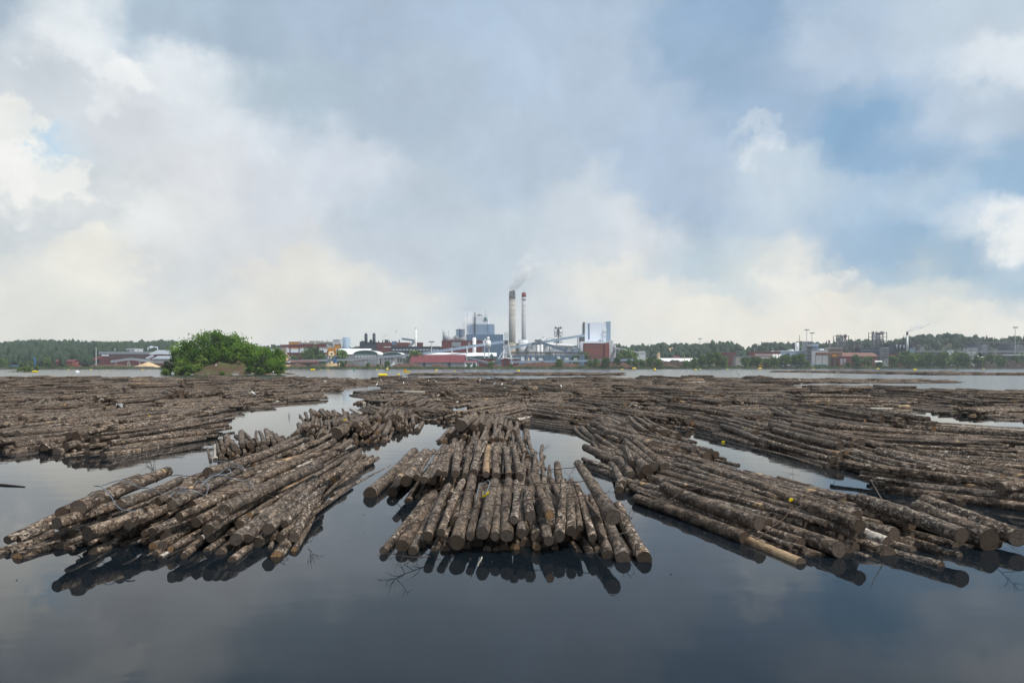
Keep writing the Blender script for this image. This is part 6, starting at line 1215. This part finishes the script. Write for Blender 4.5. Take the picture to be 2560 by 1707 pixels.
for _ in range(300):
    i = int(r_.choice(np.array(top))); p = LA[i, :2] + DIR[i, :2] * r_.uniform(-.8, LA[i, 5]) + r_.normal(0, .8, 2)
    if top_z(p[0], p[1], .05) > 0: continue
    s = r_.uniform(.006, .020); a = r_.uniform(0, 6.28); e = r_.uniform(.3, .8); k0 = len(V); c_, s_ = math.cos(a), math.sin(a)
    for z in (.002, .012):
        for u, v in ((-1, -e), (.8, -e * .7), (1, e), (-.7, e * .8)): V.append((p[0] + s * (u * c_ - v * s_), p[1] + s * (u * s_ + v * c_), z))
    Fs += [(k0 + 3, k0 + 2, k0 + 1, k0), (k0 + 4, k0 + 5, k0 + 6, k0 + 7)] + [(k0 + j, k0 + (j + 1) % 4, k0 + 4 + (j + 1) % 4, k0 + 4 + j) for j in range(4)]
tag(mesh_from('floating_bark', V, Fs, M['trunk']), 'small bark crumbs drifting on the water around the rafts', 'bark crumbs', kind='stuff')
# birds
def gull(lab, loc, flying=False, rz=0.0, up=.5, dark=False, bank=0.0):
    b = MB(); x, y, z = 0, 0, 0
    b.mi = 0
    prof = [(-.24, .012, .0), (-.18, .045, .0), (-.06, .075, .0), (.06, .07, .02), (.13, .045, .06), (.17, .035, .10), (.20, .045, .125), (.24, .035, .13), (.265, .012, .125)]
    pts = [np.array((p[0], 0, p[2])) for p in prof]; n_ = 10; V = []; Fs = []
    for p, (a, r_, _) in zip(pts, prof):
        for k in range(n_): t_ = 2 * math.pi * k / n_; V.append((p[0], r_ * math.cos(t_), p[2] + r_ * math.sin(t_)))
    for i in range(len(pts) - 1):
        for k in range(n_): Fs.append((i * n_ + k, i * n_ + (k + 1) % n_, (i + 1) * n_ + (k + 1) % n_, (i + 1) * n_ + k))
    Fs += [tuple(range(n_ - 1, -1, -1)), tuple(range((len(pts) - 1) * n_, len(pts) * n_))]; b.add(V, Fs)
    b.mi = 1
    if flying:
        for sgn in (-1, 1):
            W = []
            for f, ch, zz, xx in ((0, .16, .03, .03), (.22, .17, .03 + up * .16, .05), (.42, .13, .03 + up * .2, .02), (.60, .05, .03 + up * .1, -.08), (.68, .01, .03 + up * .04, -.14)):
                W += [(xx + ch * .45, sgn * (f + .04), zz + .012), (xx - ch * .55, sgn * (f + .04), zz), (xx, sgn * (f + .04), zz - .012)]
            fs = []
            for i in range(4):
                for q in range(3): fs.append((i * 3 + q, i * 3 + (q + 1) % 3, i * 3 + 3 + (q + 1) % 3, i * 3 + 3 + q))
            b.add(W, fs + [(0, 2, 1), (12, 13, 14)])
    else:
        for sgn in (-1, 1): b.add([(.08, sgn * .07, .03), (.0, sgn * .086, .055), (-.26, sgn * .03, .0), (-.05, sgn * .085, -.03), (.0, sgn * .05, .06)], [(0, 1, 2, 3), (0, 4, 1), (1, 4, 2), (0, 3, 2, 4)])
    b.mi = 2; b.tube([(.26, 0, .125), (.31, 0, .118)], .012, 5, .004)
    if not flying:
        for sgn in (-1, 1): b.tube([(.0, sgn * .03, -.06), (.01, sgn * .03, -.17)], .008, 5)
    b.mi = 0; b.add([(-.22, -.03, .01), (-.22, .03, .01), (-.33, .045, -.005), (-.33, -.045, -.005), (-.22, 0, -.015)], [(0, 1, 2, 3), (4, 3, 2), (4, 0, 3), (4, 2, 1)])
    o = b.build('cormorant' if dark else 'gull', [M['gullb']] * 3 if dark else [M['gullw'], M['gullg'], M['beak']], None, True)
    o.location = loc; o.rotation_euler = (bank, -R(65) if dark else (-R(18) if not flying else 0), rz)
    if dark: o.scale = (1.7,) * 3
    return tag(o, lab, 'bird', None if dark else ('flying gulls' if flying else 'gulls resting on the logs'))
for k, (px, py, lab) in enumerate([(942, 960, 'white gull on logs left of the fan of upright logs'), (953, 950, 'white gull on logs below the largest yellow buoy'), (1009, 957, 'gull standing on the far logs right of the largest yellow buoy'), (1072, 952, 'gull on the far logs under the left part of the boom'), (1089, 952, 'gull on the far logs under the red shed'), (1200, 950, 'gull on the far logs below the white cottage'), (1236, 959, 'left one of two gulls below the A frame tower'), (1255, 960, 'right one of two gulls below the A frame tower'), (1259, 972, 'lowest gull, nearer than the pair below the A frame tower'), (1284, 952, 'gull on the far logs under the thick chimney'), (1322, 959, 'gull on the logs right of the slim chimney'), (1395, 954, 'gull on the far logs below the twin silo tower'), (1403, 965, 'bigger gull below the twin silo tower'), (1531, 966, 'gull on the logs below the brick building'), (813, 953, 'gull on the logs right of the island'), (752, 965, 'gull on the right part of the left log field'), (860, 951, 'gull near the closing end of the left channel'), (633, 982, 'gull on the left log field below the island'), (1998, 949, 'gull on the spit of logs at the right')]):
    x, y = G(px, py, .55); z = top_z(x, y); gull(lab, (x, y, max(z, .35) + .16), rz=random.uniform(0, 6.28))
for px, py, lab in ((540, 914, 'white gull on the bare brown slope of the island'), (683, 931, 'gull at the right foot of the island')):
    Y = 224; gull(lab, (PX(px, Y), Y, PZ(py, Y) + .1), rz=2.0).scale = (1.7,) * 3
for px, py, Y, lab, rz, up, bank in ((2452, 893, 62, 'large gull gliding low over the right shore trees', 2.6, 1.3, .3), (722, 905, 90, 'white gull flying right of the island', .4, 2.2, .9), (1259, 870, 78, 'gull with spread wings flying before the A frame tower', 1.9, .3, .12), (1233, 904, 95, 'gull flying low before the small red hut', -.7, 1.6, -.7), (1931, 878, 120, 'dark looking gull flying before the brick office', .3, 1.8, .7)): gull(lab, (PX(px, Y), Y, PZ(py, Y)), True, rz, up, bank=bank)
x, y = G(2390, 936); gull('upright dark cormorant perched on the right log boom', (x, y - .5, 1.7), rz=1.0, dark=True)

# ---------------------------------------------------------------- steam and haze
def plume(name, label, pts, radii, dens, seed, scale=.09):
    r = np.random.default_rng(seed); pts = np.array(pts, float); lo = pts[0]; K = 26; n_ = 18; V = []; 
    ts_ = np.linspace(0, len(pts) - 1, K); ph = r.uniform(0, 6.28, 8)
    for t_ in ts_:
        i = min(int(t_), len(pts) - 2); f = t_ - i; c = pts[i] * (1 - f) + pts[i + 1] * f; rad = radii[i] * (1 - f) + radii[i + 1] * f
        for k in range(n_):
            a = 2 * math.pi * k / n_; q = rad * (1 + .22 * math.sin(3 * a + ph[0] + t_ * 3) + .2 * math.sin(2 * a - t_ * 5 + ph[1]) + .12 * math.sin(5 * a + t_ * 9 + ph[2]))
            V.append((c[0] + q * math.cos(a), c[1] + q * math.sin(a) * .8, c[2] + q * .35 * math.sin(a * 2 + t_)))
    Fs = [(i * n_ + k, i * n_ + (k + 1) % n_, (i + 1) * n_ + (k + 1) % n_, (i + 1) * n_ + k) for i in range(K - 1) for k in range(n_)] + [tuple(range(n_ - 1, -1, -1)), tuple(range((K - 1) * n_, K * n_))]
    m = bpy.data.materials.new('steam'); m.use_nodes = True; n = NT(m.node_tree); n.n.remove(n.n['Principled BSDF'])
    tcn = n.new('ShaderNodeTexCoord'); sp = n.new('ShaderNodeSeparateXYZ'); n.l.new(tcn.outputs['Generated'], sp.inputs[0])
    g = n.new('ShaderNodeNewGeometry').outputs['Position']
    d = n.math('MULTIPLY', n.step(n.noise(g, scale, 5, .6), .36, .62), n.step(sp.outputs[2], 0.0, 1.0, dens, dens * .08, smooth=False))
    v = n.new('ShaderNodeVolumePrincipled'); v.inputs['Color'].default_value = (.995, .995, .995, 1); n.l.new(d, v.inputs['Density']); n.l.new(v.outputs[0], n.n['Material Output'].inputs['Volume'])
    o = mesh_from(name, V - lo, Fs, m); o.location = lo; return tag(o, label, 'steam')
Y = 905
plume('steam_plume', 'white steam drifting up right from the thick chimney top', [(PX(1281, Y), Y, PZ(731, Y)), (PX(1290, Y), Y, PZ(716, Y)), (PX(1304, Y), Y, PZ(698, Y)), (PX(1318, Y), Y, PZ(670, Y)), (PX(1328, Y), Y, PZ(636, Y))], [3.5, 8, 12, 14, 11], .2, 1)
Y = 876
plume('steam_plume', 'pale steam veil hanging over the left edge of the boiler house', [(PX(1163, Y), Y, PZ(848, Y)), (PX(1167, Y), Y - 5, PZ(820, Y)), (PX(1172, Y), Y - 6, PZ(800, Y)), (PX(1178, Y), Y - 6, PZ(778, Y))], [3, 5, 9, 8], .26, 2)
Y = 852
plume('steam_plume', 'grey white smoke streaming right from the steel stack', [(PX(2268, Y), Y, PZ(828.5, Y)), (PX(2283, Y), Y, PZ(824, Y)), (PX(2305, Y), Y, PZ(815, Y)), (PX(2325, Y), Y, PZ(808, Y)), (PX(2350, Y), Y, PZ(800, Y))], [1.4, 4.5, 7, 6, 3], .34, 3, .16)
Y = 930
plume('steam_plume', 'thin steam puff right of the twin domed towers', [(PX(957, Y), Y, PZ(846, Y)), (PX(962, Y), Y, PZ(838, Y)), (PX(975, Y), Y, PZ(828, Y)), (PX(995, Y), Y, PZ(820, Y))], [2, 5, 7, 5], .16, 4, .12)
Y = 950
plume('steam_plume', 'very faint steam above the concrete plant', [(PX(822, Y), Y, PZ(849, Y)), (PX(826, Y), Y, PZ(836, Y)), (PX(834, Y), Y, PZ(820, Y))], [3, 6, 5], .06, 5, .12)
hm = bpy.data.materials.new('haze_air'); hm.use_nodes = True; n = NT(hm.node_tree); n.n.remove(n.n['Principled BSDF'])
v = n.new('ShaderNodeVolumePrincipled'); v.inputs['Color'].default_value = (.86, .94, 1.0, 1); v.inputs['Density'].default_value = .00013; v.inputs['Anisotropy'].default_value = 0.0
n.l.new(v.outputs[0], n.n['Material Output'].inputs['Volume'])
b = MB(); b.box(-1700, 1700, -60, 1950, -1.6, 156)
tag(b.build('haze', hm), kind='stuff')
